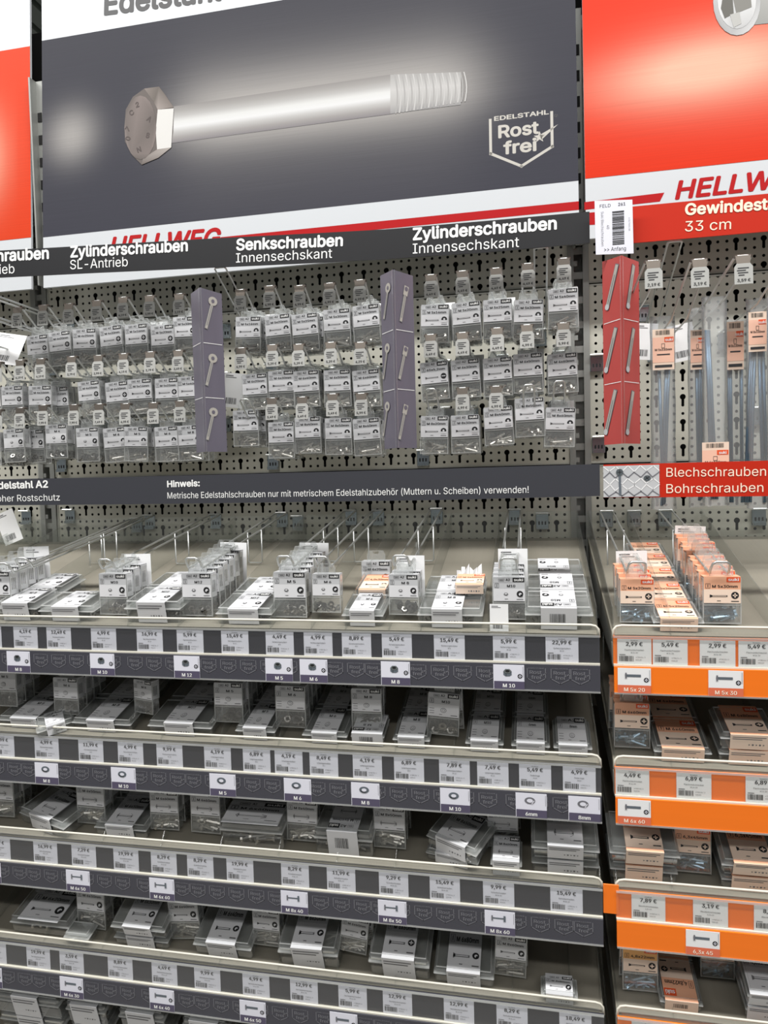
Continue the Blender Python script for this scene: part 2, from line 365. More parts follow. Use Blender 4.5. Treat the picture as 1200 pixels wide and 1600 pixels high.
colpoly(m, uvs([(246, 234), (268, 231), (248, 247), (222, 258), (224, 248)]), [(172, 162, 156), (190, 182, 176), (150, 140, 134), (120, 110, 106), (150, 142, 136)], .0016)
el = [(220+25*math.cos(a), 200+50*math.sin(a)) for a in [2*math.pi*i/20 for i in range(20)]]
colpoly(m, uvs(el), [(132+int(18*math.sin(i*.9)), 122+int(16*math.sin(i*.9)), 118+int(16*math.sin(i*.9))) for i in range(20)], .0018)
for tx, x, y, an in (('C', 208, 180, .5), ('2', 216, 168, .2), ('7', 203, 204, .9), ('N', 219, 238, .3), ('A', 232, 190, -.6), ('8', 231, 216, -.2), ('0', 204, 218, 1.2)):
    u, v = SP.uv(x, y); o = len(m.v); m.text(tx, u, v, 'art_flat', h=.011, ang=an, n=.0021, al='c', bold=True); m.col += [rgb(84, 76, 74)]*(len(m.v)-o)
link('bolt_picture', m.mesh('bolt'), t)
# red band, logo, heading, emblem
m = SP.mb()
b0 = SP.uv(750, 330)[1]; b1 = SP.uv(750, 343)[1]; m.rect(SP.uv(345, 372)[0], b1, uR, b0, 'hred')
link('red_band', m.mesh('band'), t)
m = SP.mb(); SP.text(m, 'HELLWEG', (172, 399), (340, 385), 'hred', 27, True, shear=.25); u, v = SP.uv(340, 362); m.text('®', u-.003, v, 'hred', h=.006)
link('logo_lettering', m.mesh('logo'), t)
m = SP.mb(); SP.text(m, 'Edelstahl', (164, 23), (345, 0), 'black', 33, True); link('heading_lettering', m.mesh('head'), t)
def emblem(m, u, v, s, k, n=.0005, full=False):
    """shield with the words Rost frei; (u,v) top left, s width"""
    h = s*.83; w = s*.045
    m.line([(u, v), (u, v-h*.68), (u+s*.5, v-h), (u+s, v-h*.68), (u+s, v)], w, k, n)
    m.text('EDELSTAHL', u+s*.07, v-s*.02, k, h=s*.07, w=s*.88, bold=True, n=n)
    m.text('Rost', u+s*.14, v-h*.38, k, h=s*.20, w=s*.64, bold=True, n=n)
    m.text('frei', u+s*.22, v-h*.72, k, h=s*.20, w=s*.52, bold=True, n=n)
    st = []
    for i in range(10):
        a = math.pi*2*i/10+.3; r = s*(.10 if i % 2 == 0 else .04); st.append((u+s*.80+r*math.cos(a), v-h*.46+r*math.sin(a)))
    m.poly(st, k, n); m.poly([(u+s*.80, v-h*.42), (u+s*1.10, v-h*.25), (u+s*.83, v-h*.52)], k, n)
m = SP.mb(); a = SP.uv(766, 188); b = SP.uv(862, 180); emblem(m, a[0], a[1], b[0]-a[0], 'emblem_sign', full=True)
u, v = SP.uv(866, 185); m.text('®', u, v, 'emblem_sign', h=.008); link('shield_emblem', m.mesh('emblem'), t)
# right red sign
uL2 = SP.uv(913, 200)[0]; uR2 = uL2+1.22
t = board(uL2, uR2, 'picture_sign', 'large orange red sign with a printed screw head at right')
vb2 = SP.uv(1050, 265)[1]; cg = SP.uv(1085, 110)
def redart(u, v):
    f = .85*g2(u, v, cg, .16, .055, .05) + .4*g2(u, v, (cg[0]+.12, cg[1]), .25, .09)
    return mixc(rgb(244, 56, 18), rgb(255, 200, 172), min(1, f))
m = SP.mb(); grid_art(m, uL2, vb2, uR2, .93, 70, 50, redart, 'art', .0004); link('red_picture_field', m.mesh('field'), t)
m = SP.mb()
colpoly(m, uvs([(1170+a, b) for a, b in ((0, -40), (200, -70), (200, 20), (0, 40))]), [(200, 200, 196), (220, 220, 216), (190, 190, 186), (170, 170, 166)], .0010)
el = [(1151+37*math.cos(a), 4+52*math.sin(a)) for a in [2*math.pi*i/24 for i in range(24)]]
colpoly(m, uvs(el), [(205+int(20*math.sin(i*.52)),)*3 for i in range(24)], .0014)
el = [(1151+30*math.cos(a), 2+44*math.sin(a)) for a in [2*math.pi*i/24 for i in range(24)]]
colpoly(m, uvs(el), [(225+int(18*math.sin(i*.52+2)),)*3 for i in range(24)], .0017)
colpoly(m, uvs([(1130, -10), (1144, -6), (1146, 22), (1132, 30), (1126, 14)]), (120, 118, 112), .0020)
colpoly(m, uvs([(1144, -6), (1172, -12), (1174, 12), (1150, 22)]), (150, 148, 142), .0020)
colpoly(m, uvs([(1140, 24), (1155, 20), (1158, 38), (1146, 44)]), (205, 204, 200), .0021)
link('screw_head_picture', m.mesh('head'), t)
m = SP.mb(); q = uvs([(913, 316), (1038, 301), (1031, 315), (913, 328)]); m.poly(list(reversed(q)), 'hred'); q = uvs([(913, 333), (1040, 322), (1040, 345), (913, 352)]); m.poly(list(reversed(q)), 'hred')
link('red_band', m.mesh('band'), t)
m = SP.mb(); SP.text(m, 'HELLWEG', (1056, 311), (1264, 288), 'hred', 27, True, shear=.25); link('logo_lettering', m.mesh('logo'), t)
m = SP.mb(); SP.text(m, 'Die Profi-Baumärkte.', (1050, 325), (1125, 318), 'black', 6.5, True, shear=.25); SP.text(m, 'IDEEN MUSS', (1128, 318), (1206, 311), 'hred', 8, True, shear=.25)
link('slogan_lettering', m.mesh('slogan'), t)
# left red sign
uR0 = SP.uv(48, 250)[0]
t = board(uR0-1.2, uR0, 'picture_sign', 'orange red sign with white border, cut off at left edge')
vb0 = SP.uv(48, 371)[1]; vt0 = SP.uv(48, 72)[1]; cg0 = SP.uv(-20, 250)
m = SP.mb(); grid_art(m, uR0-1.2, vb0, uR0, vt0, 40, 30, lambda u, v: mixc(rgb(240, 70, 28), rgb(255, 190, 160), .8*g2(u, v, cg0, .05, .1)), 'art', .0004); link('red_picture_field', m.mesh('field'), t)
# sign rails on the posts, behind the gaps
for X, lb in ((uL-.014, 'left gap beside the bolt sign'), (1.25, 'gap between bolt sign and red sign')):
    t = thing('sign_bracket', 'narrow steel bracket rail in the ' + lb, 'bracket', (X, -.062 if X < .5 else -.028, 1.98))
    m = MB(); m.box(-.010, .010, 0, .004, -.02, .44, 'post'); m.box(-.010, -.006, -.02, .024, -.02, .44, 'post'); link('rail', m.mesh('rail'), t)
    m = MB()
    for k in range(8): m.box(-.004, .006, -.0015, 0, .0+k*.05, .02+k*.05, 'dark_void')
    tag(link('slot', m.mesh('slot'), t), kind='stuff')
# ------------------------------------------------------------------ heading strips
def strip(name, label, pts_top, pts_bot, d, k, thick=.003):
    """flat strip at depth d following picture points; returns thing and a Plane for the lettering"""
    n = len(pts_top); T = [P(x, y, d) for x, y in pts_top]; Bt = [P(x, y, d) for x, y in pts_bot]
    for a, b in zip(T, Bt): b.x = a.x
    O = T[0].copy(); t = thing(name, label, 'sign strip', O)
    m = MB(); vs = []
    for a, b in zip(T, Bt):
        for y in (0, thick): vs += [(a.x-O.x, y, a.z-O.z), (b.x-O.x, y, b.z-O.z)]
    fs = []
    for i in range(n-1):
        q = 4*i; fs += [(q, q+1, q+5, q+4), (q+3, q+2, q+6, q+7), (q, q+4, q+6, q+2), (q+1, q+3, q+7, q+5)]
    fs += [(0, 2, 3, 1), (4*n-4, 4*n-3, 4*n-1, 4*n-2)]
    m.add(vs, fs, k); link('strip_panel', m.mesh('strip'), t)
    return t, Plane(O, (1, 0, 0), (0, 0, 1))
def lettering(t, pl, items):
    for name, k, rows in items:
        for (s, a, b, cap, bold) in rows:
            m = pl.mb(); pl.text(m, s, a, b, k, cap, bold, n=.0006); o = link(name, m.mesh(name), t); o.matrix_local = Matrix.Rotation(R(90), 4, 'X')
t, pl = strip('heading_strip', 'long black strip with bold white screw names under the bolt sign',
  [(-60, 394), (0, 391.5), (150, 383), (350, 371.5), (480, 365), (600, 358.5), (760, 345), (921, 330.5)],
  [(-60, 436), (0, 433.5), (150, 426), (350, 417), (480, 411), (600, 405), (760, 394), (921, 379.5)], .27, 'strip_black')
lettering(t, pl, [('white_lettering', 'textwhite', [
  ('Zylinderschrauben', (111, 402), (293, 392), 17, True), ('SL-Antrieb', (110, 421), (200, 416), 14.5, False),
  ('Senkschrauben', (370, 391), (535, 384), 17, True), ('Innensechskant', (369, 410.5), (519, 403), 14.5, False),
  ('Zylinderschrauben', (646, 375), (869, 358), 18, True), ('Innensechskant', (645, 396.5), (811, 386), 15.5, False),
  ('Zylinderschrauben', (-106, 414), (76, 404), 17, True), ('SL-Antrieb', (-67, 432), (23, 427), 14.5, False)])])
t, pl = strip('heading_strip', 'red strip reading Gewindes 33 cm in the right bay', [(985, 323), (1100, 312), (1330, 290)], [(985, 380), (1100, 370), (1330, 350)], .27, 'strip_red')
lettering(t, pl, [('cream_lettering', 'cream_ink', [('Gewindestangen', (1071, 336), (1275, 322), 17, True), ('33 cm', (1070, 362), (1142, 358), 16, False)])])
t, pl = strip('notice_strip', 'slate grey notice strip reading Hinweis above the sloping shelf',
  [(-40, 750), (200, 745), (500, 737.5), (700, 732), (937, 725)], [(-40, 790), (200, 788), (500, 784), (700, 781), (935, 775)], .37, 'strip_grey')
lettering(t, pl, [('white_lettering', 'textwhite', [
  ('Hinweis:', (262, 761), (312, 759.5), 9.5, True), ('Metrische Edelstahlschrauben nur mit metrischem Edelstahlzubehör (Muttern u. Scheiben) verwenden!', (262, 779), (826, 770), 9.5, False),
  ('Edelstahl A2', (-10, 764), (75, 761.5), 10.5, True), ('hoher Rostschutz', (-11, 784), (94, 782), 10, False)])])
t, pl = strip('notice_strip', 'red strip reading Blechschrauben Bohrschrauben beside a picture of screws', [(943, 726), (1030, 724), (1300, 717)], [(943, 777.5), (1030, 777), (1300, 774)], .372, 'strip_red')
lettering(t, pl, [('cream_lettering', 'cream_ink', [('Blechschrauben und', (1041, 745), (1241, 743), 14, False), ('Bohrschrauben mit', (1041, 770.5), (1232, 768), 14, False)])])
m = pl.mb()   # printed tread plate with two screws
u0, v0 = pl.uv(943, 777); u1, v1 = pl.uv(1030, 726); m.rect(u0, v0, u1, v1, 'lgrey', .0006)
rr = random.Random(3)
for i in range(9):
    for j in range(5):
        cu, cv = u0+(u1-u0)*(i+.5)/9, v0+(v1-v0)*(j+.5)/5; a = (.7 if (i+j) % 2 else -.75)+rr.uniform(-.15, .15)
        L = .0055; m.line([(cu-L*math.cos(a), cv-L*math.sin(a)), (cu+L*math.cos(a), cv+L*math.sin(a))], .0016, 'white' if (i*3+j) % 3 else 'emblem', .0009)
q = [pl.uv(968, 738), pl.uv(969, 772)]; m.line(q, .0035, 'washer', .0012); m.disk(q[0][0], q[0][1], .0055, 'plate', .0014); m.line([(q[0][0]-.003, q[0][1]), (q[0][0]+.003, q[0][1])], .001, 'black', .0016); m.line([(q[0][0], q[0][1]-.003), (q[0][0], q[0][1]+.003)], .001, 'black', .0016)
q = pl.uv(1011, 747); m.disk(q[0], q[1], .0055, 'plate', .0014, ry=.0045); m.line([(q[0]-.003, q[1]-.002), (q[0]+.003, q[1]+.002)], .001, 'black', .0016); m.line([(q[0]-.002, q[1]+.002), (q[0]+.002, q[1]-.002)], .001, 'black', .0016)
o = link('tread_plate_picture', m.mesh('tread'), t); o.matrix_local = Matrix.Rotation(R(90), 4, 'X')
# field card
p0 = P(930, 398, .285); pl = Plane(p0, (1, 0, 0), (0, 0, 1)); t = thing('barcode_card', 'white card reading FELD 261 over the bay joint', 'card', p0)
m = pl.mb(); q = [pl.uv(931, 398), pl.uv(990, 396), pl.uv(988, 312), pl.uv(929, 314)]
m.poly(q, 'paper', .0003); m.poly(list(reversed(q)), 'paper', -.0006); o = link('card_sheet', m.mesh('sheet'), t); o.matrix_local = Matrix.Rotation(R(90), 4, 'X')
m = pl.mb(); pl.text(m, 'FELD', (937, 325), (954, 323.5), 'textgrey', 5, False); pl.text(m, '261', (966, 322), (977, 321), 'textgrey', 5, True)
a, b = pl.uv(957, 383), pl.uv(975, 330)
rr = random.Random(5); v = a[1]
while v < b[1]: hh = rr.choice((.0007, .001, .0017)); m.rect(a[0], v, b[0], v+hh, 'black', .0006); v += hh+rr.choice((.0007, .001, .0014))
u, v = pl.uv(939, 331); m.text('Suki Blechschrauben', u, v, 'grey_ink', h=.0042, ang=-math.pi/2)
u, v = pl.uv(948, 352); m.text('40', u, v, 'textgrey', h=.004, ang=-math.pi/2); u, v = pl.uv(982, 340); m.text('4 017641 08', u, v, 'grey_ink', h=.0025, ang=-math.pi/2)
pl.text(m, '>> Anfang', (944, 393), (978, 391), 'textgrey', 6, False); o = link('print', m.mesh('print'), t); o.matrix_local = Matrix.Rotation(R(90), 4, 'X')
# ------------------------------------------------------------------ V-shaped picture posters
def vposter(label, ridge, left, right, ytop, ybot, col, screws, dr=.30, de=.262, yedge=10):
    a, b = P(ridge, ytop, dr), P(ridge, ybot, dr); zt, zb = a.z, b.z; X = a.x
    l, r = P(left, ytop+yedge, de), P(right, ytop+yedge, de)
    t = thing('folded_poster', label, 'poster', (X, -dr, zb))
    for side, q, nm in ((0, l, 'left_wing'), (1, r, 'right_wing')):
        dx = q.x-X; zt2 = q.z; m = MB(); th = .0012
        vs = [(0, 0, 0), (dx, dr-de, 0), (dx, dr-de, zt2-zb), (0, 0, zt-zb)]; vs += [(x, y+th, z) for x, y, z in vs]
        m.add(vs, [(0, 1, 2, 3), (7, 6, 5, 4), (0, 4, 5, 1), (1, 5, 6, 2), (2, 6, 7, 3), (3, 7, 4, 0)], col); link(nm, m.mesh(nm), t)
        O = Vector((X, -dr, zb)); U = Vector((dx, dr-de, 0)) * (1 if side else -1); pl = Plane(O, U, (0, 0, 1)); m = pl.mb()
        if pl.N.y > 0: raise SystemExit('poster facing')
        for (s, hx, hy, tx, ty, kind) in screws:
            if s != side: continue
            A, B = Vector(pl.uv(hx, hy)), Vector(pl.uv(tx, ty)); kk = 'emblem_sign'
            m.line([A, B], .0075 if kind != 'rod' else .0095, 'emblem', .0008); m.line([A, B], .0052 if kind != 'rod' else .007, kk, .0012)
            if kind == 'eye': m.disk(A.x, A.y, .0095, kk, .0014, ry=.0085); m.disk(A.x, A.y, .0035, col, .0018)
            elif kind == 'cyl': m.line([A, A+(B-A)*.12], .0105, kk, .0014); m.disk(A.x, A.y, .004, col, .0018)
            else: m.disk(B.x, B.y, .0052, 'lgrey', .0015)
            D = (B-A); m.line([A+D*.2, A+D*.92], .0012, 'emblem', .0016)
        w_ = abs(math.hypot(dx, dr-de)); s_ = 1 if side else -1; H = zt-zb
        for f in (.333, .667): m.line([(s_*w_*.08, H*f), (s_*w_*.92, H*f-.004*0)], .0011, 'textwhite', .0008)
        m.line([(s_*w_*.02, 0), (s_*w_*.02, H)], .0016, 'clear', .002)
        o = link('screw_print', m.mesh('print'), t); o.matrix_local = Matrix.Translation(-Vector((X, -dr, zb))) @ pl.matrix()
    return t
K['nutsteel'] = mat('nut_steel', (158, 155, 150), .28, 1)
K['tab'] = clear_mat('tab_plastic', (250, 251, 251), .14, .2)
K['poster_violet'] = mat('poster_violet', (106, 102, 114), .3, noise=.12, nscale=(30, 30, 6)); K['poster_red'] = mat('poster_red', (184, 76, 72), .3, noise=.1, nscale=(30, 30, 6))
vposter('dark violet folded poster with three countersunk screws, left of the two', 312, 298, 346, 449, 706, 'poster_violet',
  [(1, 332, 471, 322, 511, 'eye'), (1, 332, 560, 323, 600, 'eye'), (1, 333, 644, 324, 685, 'eye')])
vposter('dark violet folded poster with two columns of screws, right of the two', 614, 594, 645, 421, 700, 'poster_violet',
  [(0, 607, 450, 601, 496, 'eye'), (0, 606, 544, 600, 590, 'eye'), (0, 606, 635, 600, 679, 'eye'), (1, 634, 452, 626, 500, 'cyl'), (1, 633, 546, 624, 590, 'cyl'), (1, 633, 637, 624, 684, 'cyl')])
vposter('red folded poster with six printed threaded rods', 971, 941, 998, 399, 693, 'poster_red',
  [(0, 964, 417, 949.5, 480, 'rod'), (0, 962, 516, 948, 578, 'rod'), (0, 961.5, 613, 947.5, 675, 'rod'), (1, 989, 418, 980.5, 478, 'rod'), (1, 989, 517, 980, 577, 'rod'), (1, 988, 615, 979.5, 675, 'rod')], dr=.31, de=.27)
# ------------------------------------------------------------------ hooks, boxes
_mc = {}
def cached(key, fn):
    if key not in _mc: _mc[key] = fn()
    return _mc[key]
def f_rails(d, hw, rise, run, slope, r, leg):
    m = MB(); sg = []
    zw = -rise + slope*(d-run)
    path = lambda s: [(s*hw*.55, -.001, .0), (s*hw*.9, .001, -.003), (s*hw, run*.5, -rise*.55), (s*hw, run*.9, -rise*.96), (s*hw, run*1.3, -rise+slope*run*.3), (s*hw, d-.012, zw), (s*hw*.8, d-.003, zw+.001)]
    a = path(-1); b = path(1); m.tube(list(reversed(a)) + b, r, 'chrome', 6)
    if leg:
        y = d*.62; z = -rise+slope*(y-run); zb = z-leg
        m.tube([(-hw-r*1.2, y, z+.002), (-hw-r*1.2, y, zb+.003), (-hw, y, zb), (hw, y, zb), (hw+r*1.2, y, zb+.003), (hw+r*1.2, y, z+.002)], r*.8, 'chrome', 5)
    return m.mesh('hook_wire', True), zw
def f_plate():
    m = MB(); m.box(-.013, .013, -.0, .0025, -.030, .004, 'plate', bev=.0008)
    m.box(-.013, .013, -.007, 0, .001, .004, 'plate'); m.box(-.012, .012, -.005, 0, -.030, -.024, 'plate')
    for s in (-.008, -.0015, .005): m.box(s, s+.003, -.0006, 0, -.021, -.014, 'black')
    m.tube([(-.013, -.008, .003), (.013, -.008, .003)], .0022, 'chrome', 6)
    return m.mesh('back_plate')
def f_holder():
    m = MB(); m.box(-.012, .012, -.0025, .006, -.003, .0015, 'holder', bev=.0006)
    m.add([(-.0105, -.003, 0), (.0105, -.003, 0), (.0085, -.005, -.014), (-.0085, -.005, -.014), (-.0105, -.0018, 0), (.0105, -.0018, 0), (.0085, -.0038, -.014), (-.0085, -.0038, -.014)],
          [(3, 2, 1, 0), (4, 5, 6, 7), (0, 1, 5, 4), (1, 2, 6, 5), (2, 3, 7, 6), (3, 0, 4, 7)], 'holder'); return m.mesh('price_holder')
def f_card(price):
    m = MB(); O = Vector((0, -.0052, -.012)); m.fr = (O, Vector((1, 0, 0)), Vector((0, .06, 1)).normalized(), Vector((0, -1, .06)).normalized())
    pts = [(-.009, 0), (-.0125, -.005), (-.0125, -.03), (.0125, -.03), (.0125, -.005), (.009, 0)]
    m.poly(pts, 'card', .0004); m.poly(list(reversed(pts)), 'card', -.0004)
    for i, (a, b) in enumerate(((-.008, .007), (-.009, .003), (-.008, .006), (-.007, .001))): m.rect(a, -.0075-i*.0034, b, -.0060-i*.0034, 'textgrey', .0007)
    m.text(price+' €', 0, -.0265, 'black', h=.0042, bold=True, al='c', n=.0008)
    return m.mesh('price_card')
def hook(tip, d, label, group, price=None, hw=.010, rise=.034, run=.045, slope=.10, r=.0019, leg=0, name='wire_hook'):
    t = thing(name, label, 'hook', tip, group=group)
    me, zw = cached(('rails', round(d, 3), hw, rise, run, slope, leg, r), lambda: f_rails(d, hw, rise, run, slope, r, leg))
    link('wire', me, t); link('back_plate', cached('plate', f_plate), t, loc=(0, d-.0035, zw-.001))
    if price:
        h = link('price_holder', cached('holder', f_holder), t); link('price_card', cached(('card', price), lambda: f_card(price)), t)
    return t
# label art: (w,h) with the printing of the pack
SCH = dict(grey=('lgrey', 'pack_white', 'black'), peach=('peach', 'cream', 'orange_red'), amber=('amber', 'cream', 'orange_red'))
def pack_print(m, u0, v0, w, h, size, kind, scheme, drive='hex'):
    """u0,v0 bottom left"""
    up, lo, bk = SCH[scheme]; n = .0004; n2 = .0007; n3 = .001
    m.rect(u0, v0, u0+w, v0+h*.52, lo, n); m.rect(u0, v0+h*.52, u0+w, v0+h, up, n)
    m.rect(u0+w*.62, v0+h*.80, u0+w*.99, v0+h*.985, bk, n2); m.text('suki', u0+w*.805, v0+h*.845, 'textwhite', h=h*.11, w=w*.28, bold=True, al='c', n=n3)
    if scheme == 'grey':
        m.text('A2', u0+w*.40, v0+h*.845, 'black', h=h*.10, bold=True, n=n2)
        m.line([(u0+w*.17, v0+h*.84), (u0+w*.17, v0+h*.93), (u0+w*.35, v0+h*.93), (u0+w*.35, v0+h*.84), (u0+w*.17, v0+h*.84)], w*.008, 'textgrey', n2); m.rect(u0+w*.2, v0+h*.87, u0+w*.32, v0+h*.9, 'grey_ink', n2)
    m.line([(u0+w*.05, v0+h*.57), (u0+w*.05, v0+h*.74), (u0+w*.17, v0+h*.74), (u0+w*.17, v0+h*.57), (u0+w*.05, v0+h*.57)], w*.010, 'textgrey', n2); m.rect(u0+w*.10, v0+h*.60, u0+w*.12, v0+h*.71, 'textgrey', n2)
    m.text(size, u0+w*.57, v0+h*.585, 'black', h=h*.105, w=w*min(.68, .085*len(size)), bold=True, al='c', n=n2)
    if scheme == 'grey': m.line([(u0, v0+h*.785), (u0+w*.6, v0+h*.785)], w*.006, 'grey_ink', n2)
    y = v0+h*.27; g = 'grey_ink' if scheme == 'grey' else 'textgrey'
    if kind == 'nut': m.disk(u0+w*.40, y+h*.02, w*.075, g, n2, 6, ry=h*.07); m.disk(u0+w*.40, y+h*.035, w*.04, lo, n3, 8, ry=h*.03)
    elif kind == 'washer':
        m.disk(u0+w*.5, y, w*.10, g, n2, 12, ry=h*.10); m.disk(u0+w*.5, y, w*.085, lo, n3, 12, ry=h*.08); m.disk(u0+w*.5, y, w*.05, g, n3+.0002, 10, ry=h*.05); m.disk(u0+w*.5, y, w*.037, lo, n3+.0004, 10, ry=h*.037)
        for i in range(3): m.rect(u0+w*.04, v0+h*(.12+.1*i), u0+w*.2, v0+h*(.14+.1*i), 'grey_ink', n2)
    elif kind == 'carriage':
        m.line([(u0+w*.24, y), (u0+w*.72, y)], h*.05, g, n2); m.line([(u0+w*.27, y), (u0+w*.69, y)], h*.02, lo, n3)
        m.line([(u0+w*.24, y-h*.09), (u0+w*.20, y), (u0+w*.24, y+h*.09)], w*.012, g, n2); m.line([(u0+w*.66, y-h*.09), (u0+w*.74, y-h*.05), (u0+w*.74, y+h*.05), (u0+w*.66, y+h*.09)], w*.012, g, n2); m.line([(u0+w*.24, y-h*.09), (u0+w*.24, y+h*.09)], w*.012, g, n2)
    else:
        m.line([(u0+w*.20, y), (u0+w*.62, y)], h*.055, g, n2); m.line([(u0+w*.24, y), (u0+w*.6, y)], h*.02, lo, n3); m.poly([(u0+w*.16, y-h*.06), (u0+w*.23, y-h*.03), (u0+w*.23, y+h*.03), (u0+w*.16, y+h*.06)], g, n2)
    m.rect(u0+w*.36, v0+h*.08, u0+w*.46, v0+h*.10, g, n2); m.rect(u0+w*.74, v0+h*.06, u0+w*.95, v0+h*.09, g, n2)
    if kind not in ('washer', 'carriage'):
        cx, cy, r = u0+w*.845, v0+h*.30, w*.105; m.disk(cx, cy, r, 'black', n2, 14)
        if drive == 'cross': m.rect(cx-r*.6, cy-r*.16, cx+r*.6, cy+r*.16, lo, n3); m.rect(cx-r*.16, cy-r*.6, cx+r*.16, cy+r*.6, lo, n3)
        elif drive == 'slot': m.rect(cx-r*.7, cy-r*.15, cx+r*.7, cy+r*.12, lo, n3)
        elif drive == 'wrench': m.disk(cx+r*.1, cy-r*.1, r*.5, lo, n3, 8); m.disk(cx+r*.45, cy-r*.45, r*.45, 'black', n3+.0003, 6)
        else: m.rect(cx-r, cy-r, cx+r, cy-r*.25, lo, n3); m.disk(cx, cy+r*.1, r*.38, lo, n3, 6)
def f_contents(w, dp, h, kind, seed, blue, scale=1.0):
    rr = random.Random(seed); m = MB(); k = 'bluezinc' if blue else 'screw'
    if kind in ('screw', 'carriage'):
        n = int(13*scale); L = w*.50 if scale < 1.5 else w*.36
        for i in range(n):
            cx = rr.uniform(-w*.24, w*.24); cy = rr.uniform(dp*.2, dp*.8); cz = rr.uniform(h*.12, h*.55); a = rr.uniform(-.9, .9) + (math.pi if rr.random() < .5 else 0)
            dx, dz = math.cos(a)*L/2, math.sin(a)*min(L/2, h*.42); b = rr.uniform(-.2, .2)*dp
            A = Vector((cx-dx, cy-b, cz-dz*.6)); B = Vector((cx+dx, cy+b, cz+dz*.6)); r = .0020*(1.2 if kind == 'carriage' else 1)
            for q in (A, B): q.x = max(-w*.43, min(w*.43, q.x)); q.z = max(h*.08, min(h*.9, q.z)); q.y = max(dp*.14, min(dp*.86, q.y))
            m.tube([A, B], r, k, 5); D = (A-B).normalized(); m.tube([A-D*.0005, A+D*.003], r*2.0, k, 7)
    else:
        for i in range(int(15*scale)):
            c = Vector((rr.uniform(-w*.38, w*.38), rr.uniform(dp*.2, dp*.8), rr.uniform(h*.12, h*.46))); R_ = rr.uniform(.9, 1.15)*(.0052 if kind == 'nut' else .0058)
            nrm = Vector((rr.uniform(-.6, .6), -1, rr.uniform(-.7, .9))).normalized(); U = nrm.cross(Vector((0, 0, 1))).normalized(); V = nrm.cross(U)
            ns = 6 if kind == 'nut' else 12; th = .004 if kind == 'nut' else .0012; vs = []
            for t_ in (0, th):
                for rad in (R_, R_*.55):
                    for j in range(ns): a = 2*math.pi*j/ns; vs.append(c + U*math.cos(a)*rad + V*math.sin(a)*rad + nrm*t_)
            fs = []
            for j in range(ns):
                j2 = (j+1) % ns; fs += [(j, j2, ns+j2, ns+j), (2*ns+j, 3*ns+j, 3*ns+j2, 2*ns+j2), (j, 2*ns+j, 2*ns+j2, j2), (ns+j, ns+j2, 3*ns+j2, 3*ns+j)]
                m.add(vs, fs, k if blue else 'nutsteel')
    return m.mesh('hardware')
def shell(m, x0, x1, y0, y1, z0, z1, b, k, rim=True):
    m.box(x0, x1, y0, y1, z0, z1, k, bev=b)
BW, BD, BH, LH = .053, .020, .072, .040
def f_hbox():
    m = MB(); m.box(-BW/2, BW/2, 0, BD, -BH, -.001, 'clear', bev=.0018)
    for z in (-BH+.0012, -LH-.003): m.box(-BW/2-.0006, BW/2+.0006, -.0008, .0008, z-.0008, z+.0008, 'clear_milky')
    for s in (-1, 1): m.box(s*BW/2-.0008, s*BW/2+.0008, -.0008, .0012, -BH, -.002, 'clear_milky')
    return m.mesh('clear_box')
def f_header():
    m = MB(); w = .017; ys = .004
    for y in (ys, ys+.0012): m.add([(-w, y, 0), (w, y, 0), (w, y, .012), (w*.8, y, .019), (.006, y, .019), (.004, y, .013), (-.004, y, .013), (-.006, y, .019), (-w*.8, y, .019), (-w, y, .012)], [(0, 1, 2, 3, 4, 5, 6, 7, 8, 9)], 'tab')
    m.box(-w, -w+.001, ys-.0005, ys+.0018, 0, .012, 'tab'); m.box(w-.001, w, ys-.0005, ys+.0018, 0, .012, 'tab'); m.box(-w*.8, w*.8, ys-.0005, ys+.0018, .018, .019, 'tab')
    return m.mesh('hanger_tab')
def f_hlabel(size, kind, scheme, drive):
    m = MB(); w = BW*.98; up, lo, bk = SCH[scheme]
    m.box(-w/2, w/2, -.0008, BD+.0008, -.0006, .0004, up)
    m.box(-w/2, w/2, BD+.0002, BD+.0008, -LH, 0, up)
    m.fr = (Vector((0, -.0008, 0)), Vector((1, 0, 0)), Vector((0, 0, 1)), Vector((0, -1, 0)))
    m.poly([(w/2, -LH), (-w/2, -LH), (-w/2, 0), (w/2, 0)], lo, .0001)
    pack_print(m, -w/2, -LH, w, LH, size, kind, scheme, drive)
    # side text on the sleeve
    m.box(w/2-.0003, w/2+.0003, .001, BD-.001, -LH, -.001, lo); 
    for i in range(3): m.box(w/2+.0003, w/2+.0005, .004+i*.004, .0055+i*.004, -LH+.008, -.012, 'textgrey')
    return m.mesh('label_sleeve')
def hbox(loc, size, kind, scheme, drive, label, group, tilt=0, yaw=0, seed=0, blue=False, content=True, s=1.0):
    t = thing('blister_box', label, 'screw box', loc, (0, tilt, yaw), group); t.scale = (s, s, s)
    link('clear_box', cached('hbox', f_hbox), t); link('hanger_tab', cached('htab', f_header), t)
    link('label_sleeve', cached(('hl', size, kind, scheme, drive), lambda: f_hlabel(size, kind, scheme, drive)), t)
    if content:
        o = link('hardware', cached(('hc', kind, seed % 6, blue), lambda: f_contents(BW, BD, BH-LH, kind, seed % 6, blue)), t, loc=(0, 0, -BH)); o['kind'] = 'stuff'
    return t
def f_stock(w=.05, h=.075):
    m = MB(); m.box(-w/2, w/2, 0, .0008, -h, 0, 'white')
    m.fr = (Vector((0, 0, 0)), Vector((1, 0, 0)), Vector((0, 0, 1)), Vector((0, -1, 0)))
    m.rect(-w*.4, -.007, -w*.05, -.005, 'grey_ink'); m.rect(-w*.4, -.0105, w*.1, -.009, 'grey_ink'); m.barcode(-w*.35, -h*.9, w*.2, -h*.72, 'textgrey', seed=3)
    return m.mesh('stock_card')
